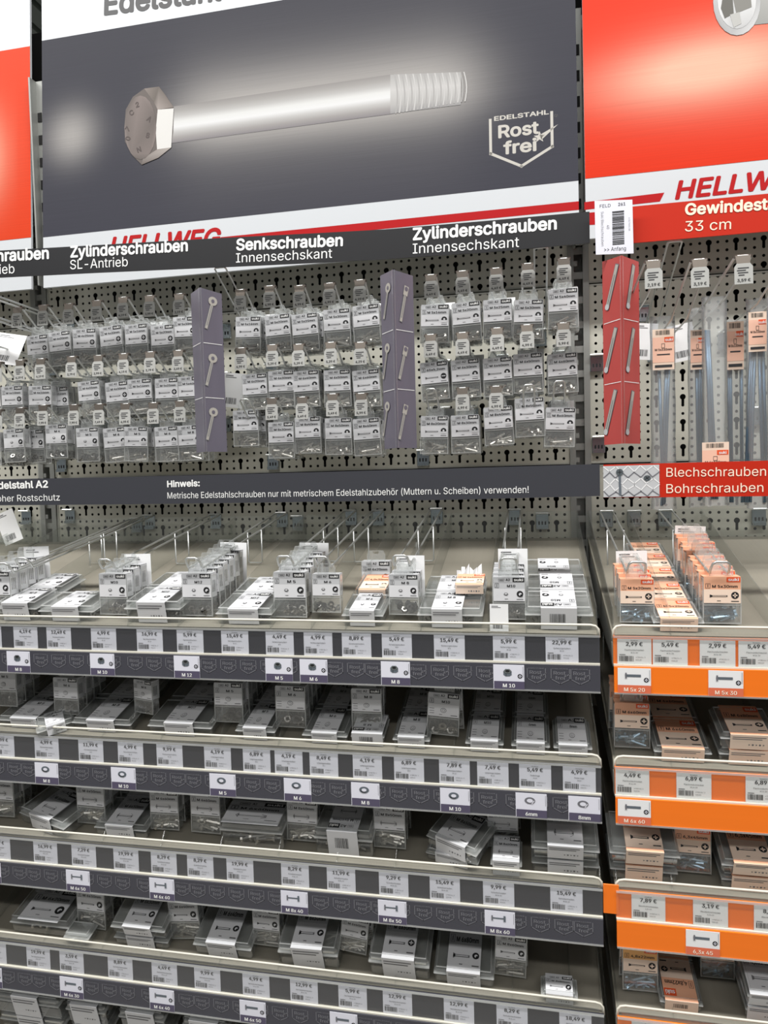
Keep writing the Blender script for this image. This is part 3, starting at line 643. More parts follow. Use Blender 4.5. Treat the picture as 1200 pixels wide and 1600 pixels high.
def stock_card(loc, label, group='white stock cards at the backs of the hooks', rot=(0, 0, 0), sc_=1):
    o = link('stock_card', cached('stock', f_stock), None); o.location = loc; o.rotation_euler = rot; o.scale = (sc_,)*3
    return tag(o, label, 'card', group)
DU = .215
def grid(cname, gdesc, rows):
    for ri, row in enumerate(rows):
        rn = ('top', 'middle', 'bottom')[ri]
        for ci, (tx, ty, price, bx, by, size, kind, drive, nb) in enumerate(row):
            tip = P(tx, ty, DU)
            hook(tip, DU, f'wire hook {("tagged "+price) if price else "without price card"}, {ORD[ci]} from left in {rn} row, {gdesc}', f'price tagged hooks of the {cname}', price)
            if bx is None: continue
            b = P(bx, by, DU-.042)
            for k in range(nb):
                hx = tip.x*(1-0) if k else b.x
                x = b.x if k == 0 else b.x*.4+tip.x*.6+random.uniform(-.002, .002)
                pos = Vector((x, b.y+.001+k*.0235, b.z - (0 if k == 0 else .004) + .10*k*.0235))
                lab = (f'clear box marked {size}, front on {ORD[ci]} hook of {rn} row, {gdesc}' if k == 0 else f'{ORD[k]} box behind the front {size} one, {rn} row, {ORD[ci]} hook, {gdesc}')
                hbox(pos, size, kind, 'grey', drive, lab, f'hanging boxes of the {cname}', random.uniform(-.05, .05) if k == 0 else random.uniform(-.03, .03), random.uniform(-.08, .05), ri*7+ci+k)
            if (ri+ci) % 2 == 0: stock_card((tip.x+.006, b.y+.001+nb*.0235+.004, b.z+.02), f'white card behind the boxes, {rn} row, {ORD[ci]} hook, {gdesc}')
def z3(x, y): return x/3.4286, 360+y/3.4286
def z4(x, y): return 300+x/3.4286, 360+y/3.4286
def z5(x, y): return 600+x/3.4286, 360+y/3.4286
def mk(f, tags, boxes, nb):
    out = []
    for (tx, ty, price), (bx, by, size, kind, drive) in zip(tags, boxes):
        a = f(tx, ty); b = f(bx, by); out.append((a[0], a[1], price, b[0], b[1], size, kind, drive, nb))
    return out
S, N_ = 'screw', 'nut'
grid('left group', 'left group', [
 mk(z3, [(98, 415, '4,19'), (235, 403, '3,49'), (372, 395, '3,49'), (522, 378, '3,69'), (663, 360, '4,19'), (805, 352, '3,99'), (963, 342, '3,19')],
  [(197, 562, 'M 4x16mm', S, 'cross'), (315, 543, 'M 4x20mm', S, 'cross'), (450, 528, 'M 4x25mm', S, 'cross'), (590, 513, 'M 4x30mm', S, 'cross'), (727, 503, 'M 5x16mm', S, 'cross'), (868, 508, 'M 5x20mm', S, 'cross'), (988, 463, 'M 5x30mm', S, 'cross')], 3),
 mk(z3, [(-10, 708, '3,49'), (112, 697, '4,19'), (222, 690, '4,19'), (388, 678, '3,79'), (530, 672, '3,99'), (665, 663, '4,19'), (808, 653, '3,79'), (958, 645, '3,49')],
  [(-60, 850, 'M 3x20mm', S, 'cross'), (62, 835, 'M 4x10mm', S, 'cross'), (212, 833, 'M 4x16mm', S, 'cross'), (472, 808, 'M 4x35mm', S, 'cross'), (622, 812, 'M 4x30mm', S, 'cross'), (745, 797, 'M 5x16mm', S, 'cross'), (890, 793, 'M 5x25mm', S, 'cross'), (1012, 783, 'M 5x40mm', S, 'cross')], 3),
 mk(z3, [(-8, 962, '4,99'), (112, 952, '7,49'), (235, 938, '7,99'), (400, 936, '7,99'), (535, 932, '7,49'), (675, 930, '6,99'), (825, 925, '6,49'), (968, 915, '6,09')],
  [(-60, 1085, 'M 3', N_, 'wrench'), (70, 1065, 'M 4', N_, 'wrench'), (298, 1040, 'M 4', N_, 'wrench'), (465, 1058, 'M 5', N_, 'wrench'), (612, 1058, 'M 6', S, 'hex'), (727, 1053, 'M 5', S, 'hex'), (887, 1052, 'M 6', S, 'hex'), (1012, 1045, 'M 8', S, 'hex')], 3)])
hbox(P(*z3(212, 1076), DU-.07), 'M 5', N_, 'grey', 'wrench', 'clear box marked M 5 half hidden behind the M 4 box, left group', 'hanging boxes of the left group', 0, 0, 2)
grid('middle group', 'middle group', [
 mk(z4, [(262, 320, '4,19'), (418, 300, '4,99'), (578, 298, '4,99'), (738, 285, '4,99'), (900, 268, '4,99')],
  [(300, 463, 'M 5x16mm', S, 'hex'), (455, 452, 'M 5x20mm', S, 'hex'), (600, 447, 'M 5x25mm', S, 'hex'), (772, 422, 'M 5x30mm', S, 'hex'), (928, 400, 'M 5x40mm', S, 'hex')], 3),
 mk(z4, [(265, 632, '4,99'), (433, 615, '5,29'), (573, 612, '5,29'), (745, 602, '5,29'), (903, 602, '6,29')],
  [(332, 770, 'M 6x20mm', S, 'hex'), (475, 752, 'M 6x30mm', S, 'hex'), (607, 752, 'M 6x40mm', S, 'hex'), (775, 748, 'M 6x50mm', S, 'hex'), (928, 748, 'M 6x60mm', S, 'hex')], 3),
 mk(z4, [(280, 905, None), (430, 900, '5,49'), (592, 895, '5,49'), (755, 878, '5,49'), (908, 875, '5,99')],
  [(285, 965, 'M 8x20mm', S, 'hex'), (475, 1028, 'M 8x30mm', S, 'hex'), (617, 1000, 'M 8x40mm', S, 'hex'), (782, 1006, 'M 8x50mm', S, 'hex'), (930, 1008, 'M 8x60mm', S, 'hex')], 3)])
grid('right group', 'right group', [
 mk(z5, [(252, 240, '4,49'), (420, 220, '4,49'), (600, 205, '4,49'), (770, 180, '4,49'), (962, 152, '4,49')],
  [(273, 398, 'M 5x16mm', S, 'hex'), (437, 385, 'M 5x20mm', S, 'hex'), (607, 370, 'M 5x25mm', S, 'hex'), (774, 372, 'M 5x30mm', S, 'hex'), (957, 312, 'M 5x40mm', S, 'hex')], 3),
 mk(z5, [(250, 560, '4,49'), (420, 550, '4,49'), (605, 525, '4,49'), (765, 508, '4,99'), (960, 498, '5,99')],
  [(265, 705, '65x5,2mm', S, 'slot'), (432, 692, 'M 6x30mm', S, 'hex'), (605, 682, 'M 6x40mm', S, 'hex'), (768, 660, 'M 6x50mm', S, 'hex'), (953, 660, 'M 6x60mm', S, 'hex')], 3),
 mk(z5, [(250, 850, None), (420, 845, '4,99'), (600, 837, '4,99'), (775, 828, None), (940, 808, None)],
  [(270, 995, 'M 8x20mm', S, 'hex'), (432, 990, 'M 8x30mm', S, 'hex'), (608, 945, 'M 8x40mm', S, 'hex'), (777, 898, 'M 8x50mm', S, 'hex'), (946, 950, 'M 8x60mm', S, 'hex')], 3)])
# spare plates of neighbouring hooks on the wall
def lone_hook(px, py, label, L=.02):
    p = P(px, py, 0); t = thing('hook_plate', label, 'hook plate', (p.x, -.0042, p.z), group=None); link('plate_body', cached('plate', f_plate), t)
for px, py, lb in ((93, 598, 'left group, middle row'), (97, 718, 'left group, below the bottom row'), (427, 713, 'middle group, below the bottom row'), (661, 706, 'right group, below the bottom row'), (932, 558, 'left of the red poster, upper'), (935, 685, 'left of the red poster, lower'), (1185, 797, 'bare wall at the right edge'), (1003, 480, 'right of the red poster'), (110, 798, 'notice strip, far left'), (42, 800, 'notice strip, left bay edge'), (466, 808, 'notice strip, beside the middle hook'), (847, 804, 'notice strip, right of centre hook'), (990, 800, 'tread plate picture'), (1182, 640, 'right edge behind the bags')):
    lone_hook(px, py, 'small zinc hook plate on the perforated wall, ' + lb)
# long arms that carry the black heading strip
def arm(px, py, d, label, slope=.0, hw=.011):
    p = P(px, py, d); t = thing('strip_arm', label, 'arm', p)
    me = cached(('arm', round(d, 3), slope, hw), lambda: (lambda m: (m.tube([(-hw, d-.003, -slope*d), (-hw, .003, 0), (-hw*.7, 0, .001), (hw*.7, 0, .001), (hw, .003, 0), (hw, d-.003, -slope*d)], .0017, 'chrome'), m.mesh('arm', True))[1])(MB()))
    link('wire', me, t); link('back_plate', cached('plate', f_plate), t, loc=(0, d-.0035, -slope*d))
arm(343, 419, .262, 'double wire arm sloping from the black strip left of the middle group', .55)
arm(845, 388, .262, 'double wire arm under the black strip, right group', .35)
arm(1055, 378, .262, 'double wire arm under the red heading strip', .35)
# left bay: hooks that run in from the left edge
for i, (px, py) in enumerate(((-60, 430), (-45, 470), (-90, 505))):
    hook(P(px, py, .33), .33, f'long wire hook coming in from the left edge, {ORD[i]} from the top', 'long hooks of the left bay', slope=-.02, rise=.02, r=.002)
o = stock_card(P(20, 522, .14), 'large tilted white card hanging at the left edge', None, (R(-35), R(8), R(20)), 1.2)
stock_card(P(5, 800, .1), 'tilted white card below the notice strip, left edge', None, (0, R(-20), 0), 1.0)
stock_card(P(367, 583, .06), 'white card hanging low behind the middle group, left side', None, (0, R(8), 0), 1.0)
# ------------------------------------------------------------------ shelves
DF = .47
LZ = [1.281, 1.0897, .906, .7152, .527]            # height of the clear lip of each shelf
SLOPE = [R(12.5), R(15), R(15), R(15), R(15)]
def deck_z(si, d): return LZ[si]-.016 + (DF-d)*math.tan(SLOPE[si])
ROWN = ['top', 'second', 'third', 'fourth', 'bottom']
DIVS = {0: [-130, 5, 118, 196, 275, 343, 420, 484, 538, 606, 656, 762, 822]}
def shelf(si, X0, X1, bay, lower, upper, emb):
    zt = LZ[si]; t = thing('sloping_shelf', f'{ROWN[si]} sloping shelf of the {bay} bay with clear lip', 'shelf', (X0, -DF, zt), group=None)
    W = X1-X0; ts = math.tan(SLOPE[si]); depth = DF-.004
    def y_(d): return DF-d
    m = MB(); m.prism_x([(0, -.016), (depth, -.016+depth*ts), (depth, -.028+depth*ts), (0, -.028)], 0, W, 'deck'); m.prism_x([(0, -.028), (.02, -.028), (.02, -.06), (0, -.06)], 0, W, 'steel_grey'); link('deck', m.mesh('deck'), t)
    for x in (.001, W-.003):
        m = MB(); m.prism_x([(0, -.030), (depth, -.029+depth*ts), (depth, -.075+depth*ts*.6), (.02, -.055)], x, x+.002, 'post'); link('bracket', m.mesh('bracket'), t)
    # clear lip with rounded corners
    m = MB(); m.box(.006, W-.006, -.0015, 0, -.020, -.001, 'acrylic'); link('clear_lip', m.mesh('lip'), t)
    m = MB(); pts = [(.0, -.0008, -.018), (.001, -.0008, -.006), (.005, -.0008, -.0015), (.012, -.0008, 0), (W-.012, -.0008, 0), (W-.005, -.0008, -.0015), (W-.001, -.0008, -.006), (W, -.0008, -.018)]
    m.tube(pts, .0019, 'lip_edge', 5); link('lip_edge', m.mesh('lipedge', True), t)
    # price channel: backing, upper and lower rail
    m = MB(); m.box(0, W, -.005, -.002, -.056, -.015, upper); link('price_channel', m.mesh('channel'), t)
    m = MB(); m.box(0, W, -.0085, -.005, -.0165, -.0145, 'clear_milky'); m.box(0, W, -.0095, -.004, -.0570, -.0545, 'lip_edge'); link('channel_rail', m.mesh('rail'), t)
    m = MB(); m.box(0, W, -.012, -.009, -.0945, -.0572, lower); m.box(0, W, -.0135, -.009, -.0965, -.0945, 'clear_milky'); link('lower_strip', m.mesh('lower'), t)
    m = MB(); m.add([(0, -.0072, -.056), (W, -.0072, -.056), (W, -.0072, -.016), (0, -.0072, -.016)], [(0, 1, 2, 3)], 'acrylic'); link('channel_cover', m.mesh('cover'), t)
    if emb:
        m = MB(); m.fr = (Vector((0, -.012, 0)), Vector((1, 0, 0)), Vector((0, 0, 1)), Vector((0, -1, 0)))
        n = int(W/.034)
        for i in range(n): emblem(m, .004+i*.034+(.006 if i % 9 > 5 else 0), -.063, .026, 'emblem', .0004)
        tag(link('emblem_print', m.mesh('emblems'), t), kind='stuff')
    # clear dividers running front to back
    if si == 0 or True:
        xs = [X_at(p, DF, zt) - X0 for p in DIVS.get(si, range(-120, 940, 92))] if bay == 'main' else [i*.14+.08 for i in range(8)]
        for x in xs + [.002, W-.002]:
            if not 0 < x < W: continue
            hgt = .055 if si == 0 else .03
            me = cached(('div', si, hgt), lambda: (lambda m: (m.prism_x([(.004, -.015), (depth, -.015+depth*ts), (depth, -.015+depth*ts+hgt), (.02, -.015+hgt*.7)], -.0007, .0007, 'acrylic'), m.mesh('divider'))[1])(MB()))
            link('divider', me, t, loc=(x, 0, 0))
        if si == 0:
            m = MB(); m.box(0, W, depth-.02, depth-.0186, -.015+(depth-.02)*ts, .045+(depth-.02)*ts, 'acrylic'); link('clear_back', m.mesh('cb'), t)
    return t
for si in range(5):
    shelf(si, -.03+.004, 1.243, 'main', 'slate2', 'slate', True)
    shelf(si, 1.262, 2.4, 'right', 'orange', 'orange', False)
    shelf(si, -1.2, -.034, 'left', 'slate2', 'slate', si < 2)
# orange connector between third-row channels
p = P(955, 1405, DF+.006); t = thing('channel_connector', 'small plain orange card bridging the two bays, third row', 'card', p)
m = MB(); m.box(-.011, .011, 0, .002, -.022, .022, 'orange', bev=.0005); link('card_sheet', m.mesh('cc'), t)
# ------------------------------------------------------------------ price labels and size tags
def f_price(price, prod, size, cl='paper', seed=0):
    m = MB(); w, h = .0465, .0365; m.box(-w/2, w/2, 0, .0006, -h, 0, cl)
    m.fr = (Vector((0, 0, 0)), Vector((1, 0, 0)), Vector((0, 0, 1)), Vector((0, -1, 0)))
    m.text('Einzelpreis', 0, -.0030, 'textgrey', h=.0014, al='c'); m.text(price+' €', 0, -.0100, 'black', h=.0054, bold=True, al='c')
    m.text(prod, 0, -.0170, 'textgrey', h=.0020, al='c'); m.text(size, 0, -.0208, 'textgrey', h=.0018, al='c')
    m.rect(-w*.44, -.0235, -w*.26, -.0226, 'grey_ink'); m.barcode(-w*.44, -.0325, -w*.02, -.0248, 'black', seed=seed)
    m.text('4708126 / 2', w*.04, -.0272, 'textgrey', h=.0016); m.text('000130', w*.04, -.0310, 'textgrey', h=.0015)
    return m.mesh('price_label')
def prices(si, items, bayname, cl='paper'):
    for i, (px, price, prod, size) in enumerate(items):
        z = LZ[si]-.0178; d = DF+.0058; x = X_at(px, d, z-.015)
        o = link('price_label', f_price(price, prod, size, cl, i+si*20)); o.location = (x, -d-.0004, z)
        tag(o, f'price label {price} € for {size}, {ORD[i]} from left, {ROWN[si]} shelf, {bayname} bay', 'price label', f'price labels of the {ROWN[si]} shelf')
SK, SI_, KA, UN, FE, SS, SX, FL, BL = 'Sechskantmuttern', 'Sicherungsmuttern', 'Karosseriescheiben', 'Unterlegscheiben', 'Federringe', 'Schloßschrauben', 'Sechskantschrauben', 'Flachrundschrauben', 'Blechbohrschrauben'
prices(0, [(-16, '10,99', SK, 'M 6'), (40, '4,19', SK, 'M 8'), (92, '12,49', SK, 'M 8'), (162, '4,99', SK, 'M 10'), (234, '16,99', SK, 'M 10'), (297, '5,99', SK, 'M 12'), (367, '15,49', SK, 'M 12'), (437, '4,49', SI_, 'M 5'), (497, '4,99', SI_, 'M 6'), (557, '8,89', SI_, 'M 6'), (620, '5,49', SI_, 'M 8'), (702, '15,49', SI_, 'M 8'), (795, '5,99', SI_, 'M 10'), (878, '22,99', SI_, 'M 10')], 'main')
prices(1, [(4, '4,99', KA, 'M 6'), (73, '4,99', KA, 'M 8'), (142, '11,99', KA, 'M 8'), (204, '4,99', KA, 'M 10'), (265, '9,99', KA, 'M 10'), (340, '4,19', UN, 'M 5'), (401, '6,89', UN, 'M 5'), (451, '4,19', UN, 'M 6'), (506, '8,49', UN, 'M 6'), (574, '4,19', UN, 'M 8'), (639, '6,89', UN, 'M 8'), (710, '7,89', UN, 'M 10'), (770, '7,49', UN, 'M 10'), (836, '5,49', FE, '6mm'), (905, '4,99', FE, '8mm')], 'main')
prices(2, [(-2, '7,29', SS, 'M 6x 40'), (71, '16,99', SS, 'M 6x 40'), (131, '7,29', SS, 'M 6x 50'), (197, '19,99', SS, 'M 6x 50'), (256, '8,29', SS, 'M 6x 60'), (313, '8,29', SS, 'M 6x 60'), (375, '19,99', SS, 'M 6x 60'), (461, '8,29', SS, 'M 8x 40'), (533, '11,99', SS, 'M 8x 40'), (615, '9,29', SS, 'M 8x 50'), (695, '15,49', SS, 'M 8x 50'), (779, '9,99', SS, 'M 8x 60'), (885, '15,49', SS, 'M 8x 60')], 'main')
prices(3, [(-8, '3,49', SX, 'M 6x 20'), (60, '19,99', SX, 'M 6x 25'), (112, '3,59', SX, 'M 6x 30'), (188, '8,89', SX, 'M 6x 30'), (257, '4,49', SX, 'M 6x 40'), (324, '9,99', SX, 'M 6x 40'), (400, '4,99', SX, 'M 6x 50'), (475, '12,99', SX, 'M 6x 50'), (551, '5,99', SX, 'M 6x 60'), (621, '12,99', SX, 'M 6x 60'), (717, '12,99', SX, 'M 6x 80'), (800, '8,29', SX, 'M 8x 60'), (899, '18,49', SX, 'M 8x 80')], 'main')
prices(0, [(991, '2,99', FL, 'M 5x 20'), (1047, '5,49', FL, 'M 5x 20'), (1121, '2,99', FL, 'M 5x 30'), (1182, '5,49', FL, 'M 5x 30')], 'right', 'white')
prices(1, [(988, '4,49', FL, 'M 6x 60'), (1084, '6,89', FL, 'M 6x 60'), (1193, '6,89', FL, 'M 6x 80')], 'right', 'white')
prices(2, [(1013, '7,89', BL, '6,3x 45'), (1110, '3,19', BL, '6,3x 45'), (1206, '8,49', BL, '6,3x 45')], 'right', 'white')
prices(3, [(1013, '3,19', BL, '4,8x 22'), (1180, '3,19', BL, '4,8x 25')], 'right', 'white')
def f_tag(size, icon, orange):
    m = MB(); w, h = .045, .036; m.box(-w/2, w/2, 0, .0006, -h, 0, 'white' if orange else 'paper')
    m.fr = (Vector((0, 0, 0)), Vector((1, 0, 0)), Vector((0, 0, 1)), Vector((0, -1, 0)))
    m.rect(-w/2 if orange else -w*.48, -h, w/2, -h*.68, 'terra' if orange else 'violet')
    m.text(size, 0, -h*.93, 'cream_ink' if orange else 'textwhite', h=h*.15, bold=True, al='c', n=.0006)
    u, v = -w*.04, -h*.30
    if icon == 'nut': m.poly([(u-.0060, v+.0012), (u-.0060, v-.0042), (u-.003, v-.0062), (u+.003, v-.0062), (u+.0060, v-.0042), (u+.0060, v+.0012)], 'washer', .0003); m.line([(u-.002, v-.0058), (u-.002, v)], .0006, 'black', .0005); m.disk(u, v+.0015, .0060, 'plate', .0006, 6, ry=.0036); m.disk(u, v+.0015, .0032, 'black', .0009, 10, ry=.0019)
    elif icon == 'washer': m.disk(u, v, .0078, 'washer', .0003, 16, ry=.0052); m.disk(u, v, .0040, 'paper', .0006, 12, ry=.0026); m.line([(u-.0055, v-.001), (u-.003, v-.0035), (u+.003, v-.0035)], .0008, 'black', .0008)
    elif icon == 'ring': m.disk(u, v, .0078, 'emblem', .0003, 16, ry=.0052); m.disk(u, v, .0045, 'paper', .0006, 12, ry=.0030); m.line([(u+.003, v-.004), (u+.006, v)], .0012, 'paper', .0008)
    else:
        k = 'washer'; m.line([(u-.009, v), (u+.009, v)], .0020 if icon == 'carriage' else .0036, k, .0003); m.line([(u-.0095, v-.003), (u-.0095, v+.003)], .0022, 'emblem', .0006)
        if icon == 'carriage': m.line([(u+.009, v-.003), (u+.009, v+.003)], .003, k, .0006)
    if icon not in ('washer', 'ring', 'carriage'): m.disk(w*.36, -h*.46, .0034, 'black', .0003, 12); m.rect(w*.36-.0008, -h*.46-.002, w*.36+.0008, -h*.46+.002, 'paper', .0006); m.rect(w*.36-.002, -h*.46-.0006, w*.36+.002, -h*.46+.0006, 'paper', .0006)
    m.rect(w*.455, -h*.5, w*.465, -h*.06, 'grey_ink')
    return m.mesh('size_tag')
def tags_(si, items, icon, orange=False):
    for i, (px, size) in enumerate(items):
        z = LZ[si]-.0585; d = DF+.0125; x = X_at(px, d, z-.018); ic = 'ring' if size in ('6mm', '8mm') else icon
        o = link('size_tag', f_tag(size, ic, orange)); o.location = (x, -d-.0004, z)
        bay = 'right' if orange else 'main'; pic = {'nut': 'a nut', 'washer': 'a flat washer', 'ring': 'a spring ring', 'carriage': 'a thin bolt', 'screw': 'a screw'}[ic]
        tag(o, f'{ORD[i]} size tag from left, {size} with {pic}, {ROWN[si]} shelf, {bay} bay', 'size tag', f'size tags of the {ROWN[si]} shelf')
tags_(0, [(29, 'M 8'), (160, 'M 10'), (292, 'M 12'), (436, 'M 5'), (490, 'M 6'), (618, 'M 8'), (795, 'M 10')], 'nut')
tags_(1, [(73, 'M 8'), (193, 'M 10'), (348, 'M 5'), (465, 'M 6'), (571, 'M 8'), (711, 'M 10'), (830, '6mm'), (913, '8mm')], 'washer')
tags_(2, [(-16, 'M 6x 40'), (122, 'M 6x 50'), (253, 'M 6x 60'), (460, 'M 8x 40'), (613, 'M 8x 50'), (781, 'M 8x 60')], 'carriage')
tags_(3, [(-14, 'M 6x 20'), (112, 'M 6x 30'), (253, 'M 6x 40'), (395, 'M 6x 50'), (537, 'M 6x 60')], 'screw')
tags_(0, [(991, 'M 5x 20'), (1134, 'M 5x 30')], 'screw', True); tags_(1, [(991, 'M 6x 60')], 'screw', True); tags_(2, [(1098, '6,3x 45')], 'screw', True)
# ------------------------------------------------------------------ hanging boxes on the shelf hooks
def shelf_hang(si, cx, ytop, wpx, size, kind, scheme, drive, nb, label_front, tip=None, tilt=0, yaw=0, plate=None, d=.435, step=.0235, content=True, card=False):
    b = P(cx, ytop, d); pxm = (P(cx+50, ytop, d)-P(cx-50, ytop, d)).length/100; s = max(.8, min(1.25, wpx*pxm/BW)); blue = scheme != 'grey'; seed = int(cx) % 6
    if tip:
        tp = P(tip[0], tip[1], d+.012); tp.x = (tp.x+b.x)/2 if plate is None else tp.x
        zb = deck_z(si, tp.y*-1 - (d+.012)*.62)
        hook(tp, d+.012, f'long wire hook above the {label_front}', 'long hooks over the top shelf', None, .0125, .018, .014, .16, .0019, .065)
    elif si > 0:
        hook(Vector((b.x, -d-.006, b.z+.037)), d+.006, f'wire hook holding the {label_front}', 'hooks over the lower shelves', None, .0115, .010, .012, .10, .0017)
    for k in range(nb):
        dd = d - k*step*s - BD; pos = Vector((b.x + (random.uniform(-.002, .002) if k else 0), -d + k*step*s, max(b.z + k*step*s*.14, deck_z(si, dd) + BH*s + .001)))
        hbox(pos, size, kind, scheme, drive, label_front if k == 0 else f'{ORD[k]} box behind the {label_front}', f'boxes hanging over the {ROWN[si]} shelf', tilt if k == 0 else random.uniform(-.03, .03), yaw + random.uniform(-.04, .04), seed+k, blue, content, s)
    if card: stock_card((b.x+.004, -d+nb*step*s+.004, b.z+.016+nb*step*.2), f'white card behind the {label_front}', None, (0, R(random.uniform(-3, 3)), 0), 1.05*s)
SH = shelf_hang
SH(0, -6, 893, 42, 'M 8', N_, 'grey', 'wrench', 4, 'M 8 nut box cut by the left edge, top shelf', (20, 880), card=True)
hook(P(33, 872, .44), .44, 'long empty wire hook near the left edge, top shelf', 'long hooks over the top shelf', None, .0125, .018, .014, .16, .0019, .065)
SH(0, 176, 900, 43, 'M10', N_, 'grey', 'wrench', 3, 'hanging M10 nut box, short stack, top shelf', (157, 874), card=True)
SH(0, 307, 901, 46, 'M12', N_, 'grey', 'wrench', 6, 'hanging M12 nut box, long stack, top shelf', (298, 872), card=True)
SH(0, 452, 897, 50, 'M 5', N_, 'grey', 'wrench', 5, 'hanging M 5 lock nut box on the top shelf', (439, 869), card=True)
SH(0, 509, 897, 43, 'M 6', N_, 'grey', 'wrench', 1, 'single hanging M 6 lock nut box on the top shelf', (497, 870))
SH(0, 630, 898, 46, 'M 8', N_, 'grey', 'wrench', 2, 'hanging M 8 lock nut box right of the peach box', (623, 868), card=True)
SH(0, 795, 902, 50, 'M10', N_, 'grey', 'wrench', 4, 'hanging M10 lock nut box, right part of top shelf', (794, 872), card=True)
SH(0, 995, 907, 53, 'M 5x20mm', S, 'peach', 'cross', 4, 'peach M 5x20mm hanging box, top shelf', (995, 878), card=True)
SH(0, 1128, 907, 59, 'M 5x30mm', S, 'peach', 'cross', 10, 'peach M 5x30mm hanging box, top shelf', (1123, 878), yaw=0, card=True)
SH(1, 102, 1059, 38, 'M 6', 'washer', 'grey', '', 4, 'M 6 washer box hanging at left, second shelf')
SH(1, 5, 1045, 38, 'M 5', 'washer', 'grey', '', 3, 'M 5 washer box hanging at the left edge, second shelf')
SH(1, 223, 1063, 34, 'M 8', 'washer', 'grey', '', 1, 'single narrow M 8 washer box, second shelf', yaw=-.25)
SH(1, 356, 1067, 43, 'M 5', 'washer', 'grey', '', 5, 'M 5 washer box hanging, second shelf')
SH(1, 453, 1072, 46, 'M 6', 'washer', 'grey', '', 5, 'M 6 washer box hanging near the middle, second shelf')
SH(1, 572, 1076, 46, 'M 8', 'washer', 'grey', '', 2, 'M 8 washer box hanging with bright rings, second shelf')
SH(1, 694, 1083, 49, 'M10', 'washer', 'grey', '', 2, 'M10 washer box hanging, second shelf', tilt=.06)
SH(1, 987, 1102, 55, 'M 6x60mm', S, 'peach', 'cross', 4, 'peach M 6x60mm hanging box, second shelf', (987, 1078))
SH(2, 0, 1232, 40, 'M 6x40mm', 'carriage', 'grey', '', 3, 'carriage bolt box at the left edge, third shelf')
SH(2, 141, 1232, 43, 'M 6x50mm', 'carriage', 'grey', '', 3, 'M 6x50mm carriage bolt box hanging, third shelf')
SH(2, 256, 1244, 42, 'M 6x60mm', 'carriage', 'grey', '', 3, 'M 6x60mm bolt box hanging, left of its twin, third shelf')
SH(2, 320, 1242, 45, 'M 6x60mm', 'carriage', 'grey', '', 2, 'M 6x60mm bolt box hanging, right of its twin, third shelf')
SH(2, 472, 1254, 46, 'M 8x40mm', 'carriage', 'grey', '', 1, 'M 8x40mm carriage bolt box hanging, third shelf', tilt=.02)
SH(2, 608, 1269, 48, 'M 8x50mm', 'carriage', 'grey', '', 3, 'M 8x50mm carriage bolt box hanging, third shelf')
SH(2, 785, 1264, 47, 'M 8x60mm', 'carriage', 'grey', '', 3, 'M 8x60mm carriage bolt box hanging, third shelf', d=.415)
SH(2, 1082, 1303, 56, '6,3x45mm', S, 'peach', 'cross', 3, 'peach 6,3x45mm hanging box, third shelf')
SH(3, 141, 1391, 43, 'M 6x30mm', S, 'grey', 'wrench', 3, 'M 6x30mm screw box hanging, fourth shelf')
SH(3, 284, 1404, 44, 'M 6x40mm', S, 'grey', 'wrench', 2, 'M 6x40mm screw box hanging askew, fourth shelf', tilt=-.09)
SH(3, 415, 1420, 41, 'M 6x50mm', S, 'grey', 'wrench', 2, 'M 6x50mm screw box hanging, fourth shelf')
SH(3, 556, 1433, 41, 'M 6x60mm', S, 'grey', 'wrench', 2, 'M 6x60mm screw box hanging askew, fourth shelf', tilt=.12)
SH(3, 799, 1463, 48, 'M 8x60mm', S, 'grey', 'wrench', 2, 'M 8x60mm screw box hanging, fourth shelf', tilt=.05)
SH(3, 1000, 1493, 54, '4,8x22mm', S, 'amber', 'cross', 3, 'amber 4,8x22mm hanging box, fourth shelf')
SH(3, 1121, 1484, 52, '4,8x25mm', S, 'peach', 'cross', 2, 'peach 4,8x25mm hanging box, fourth shelf', d=.40)
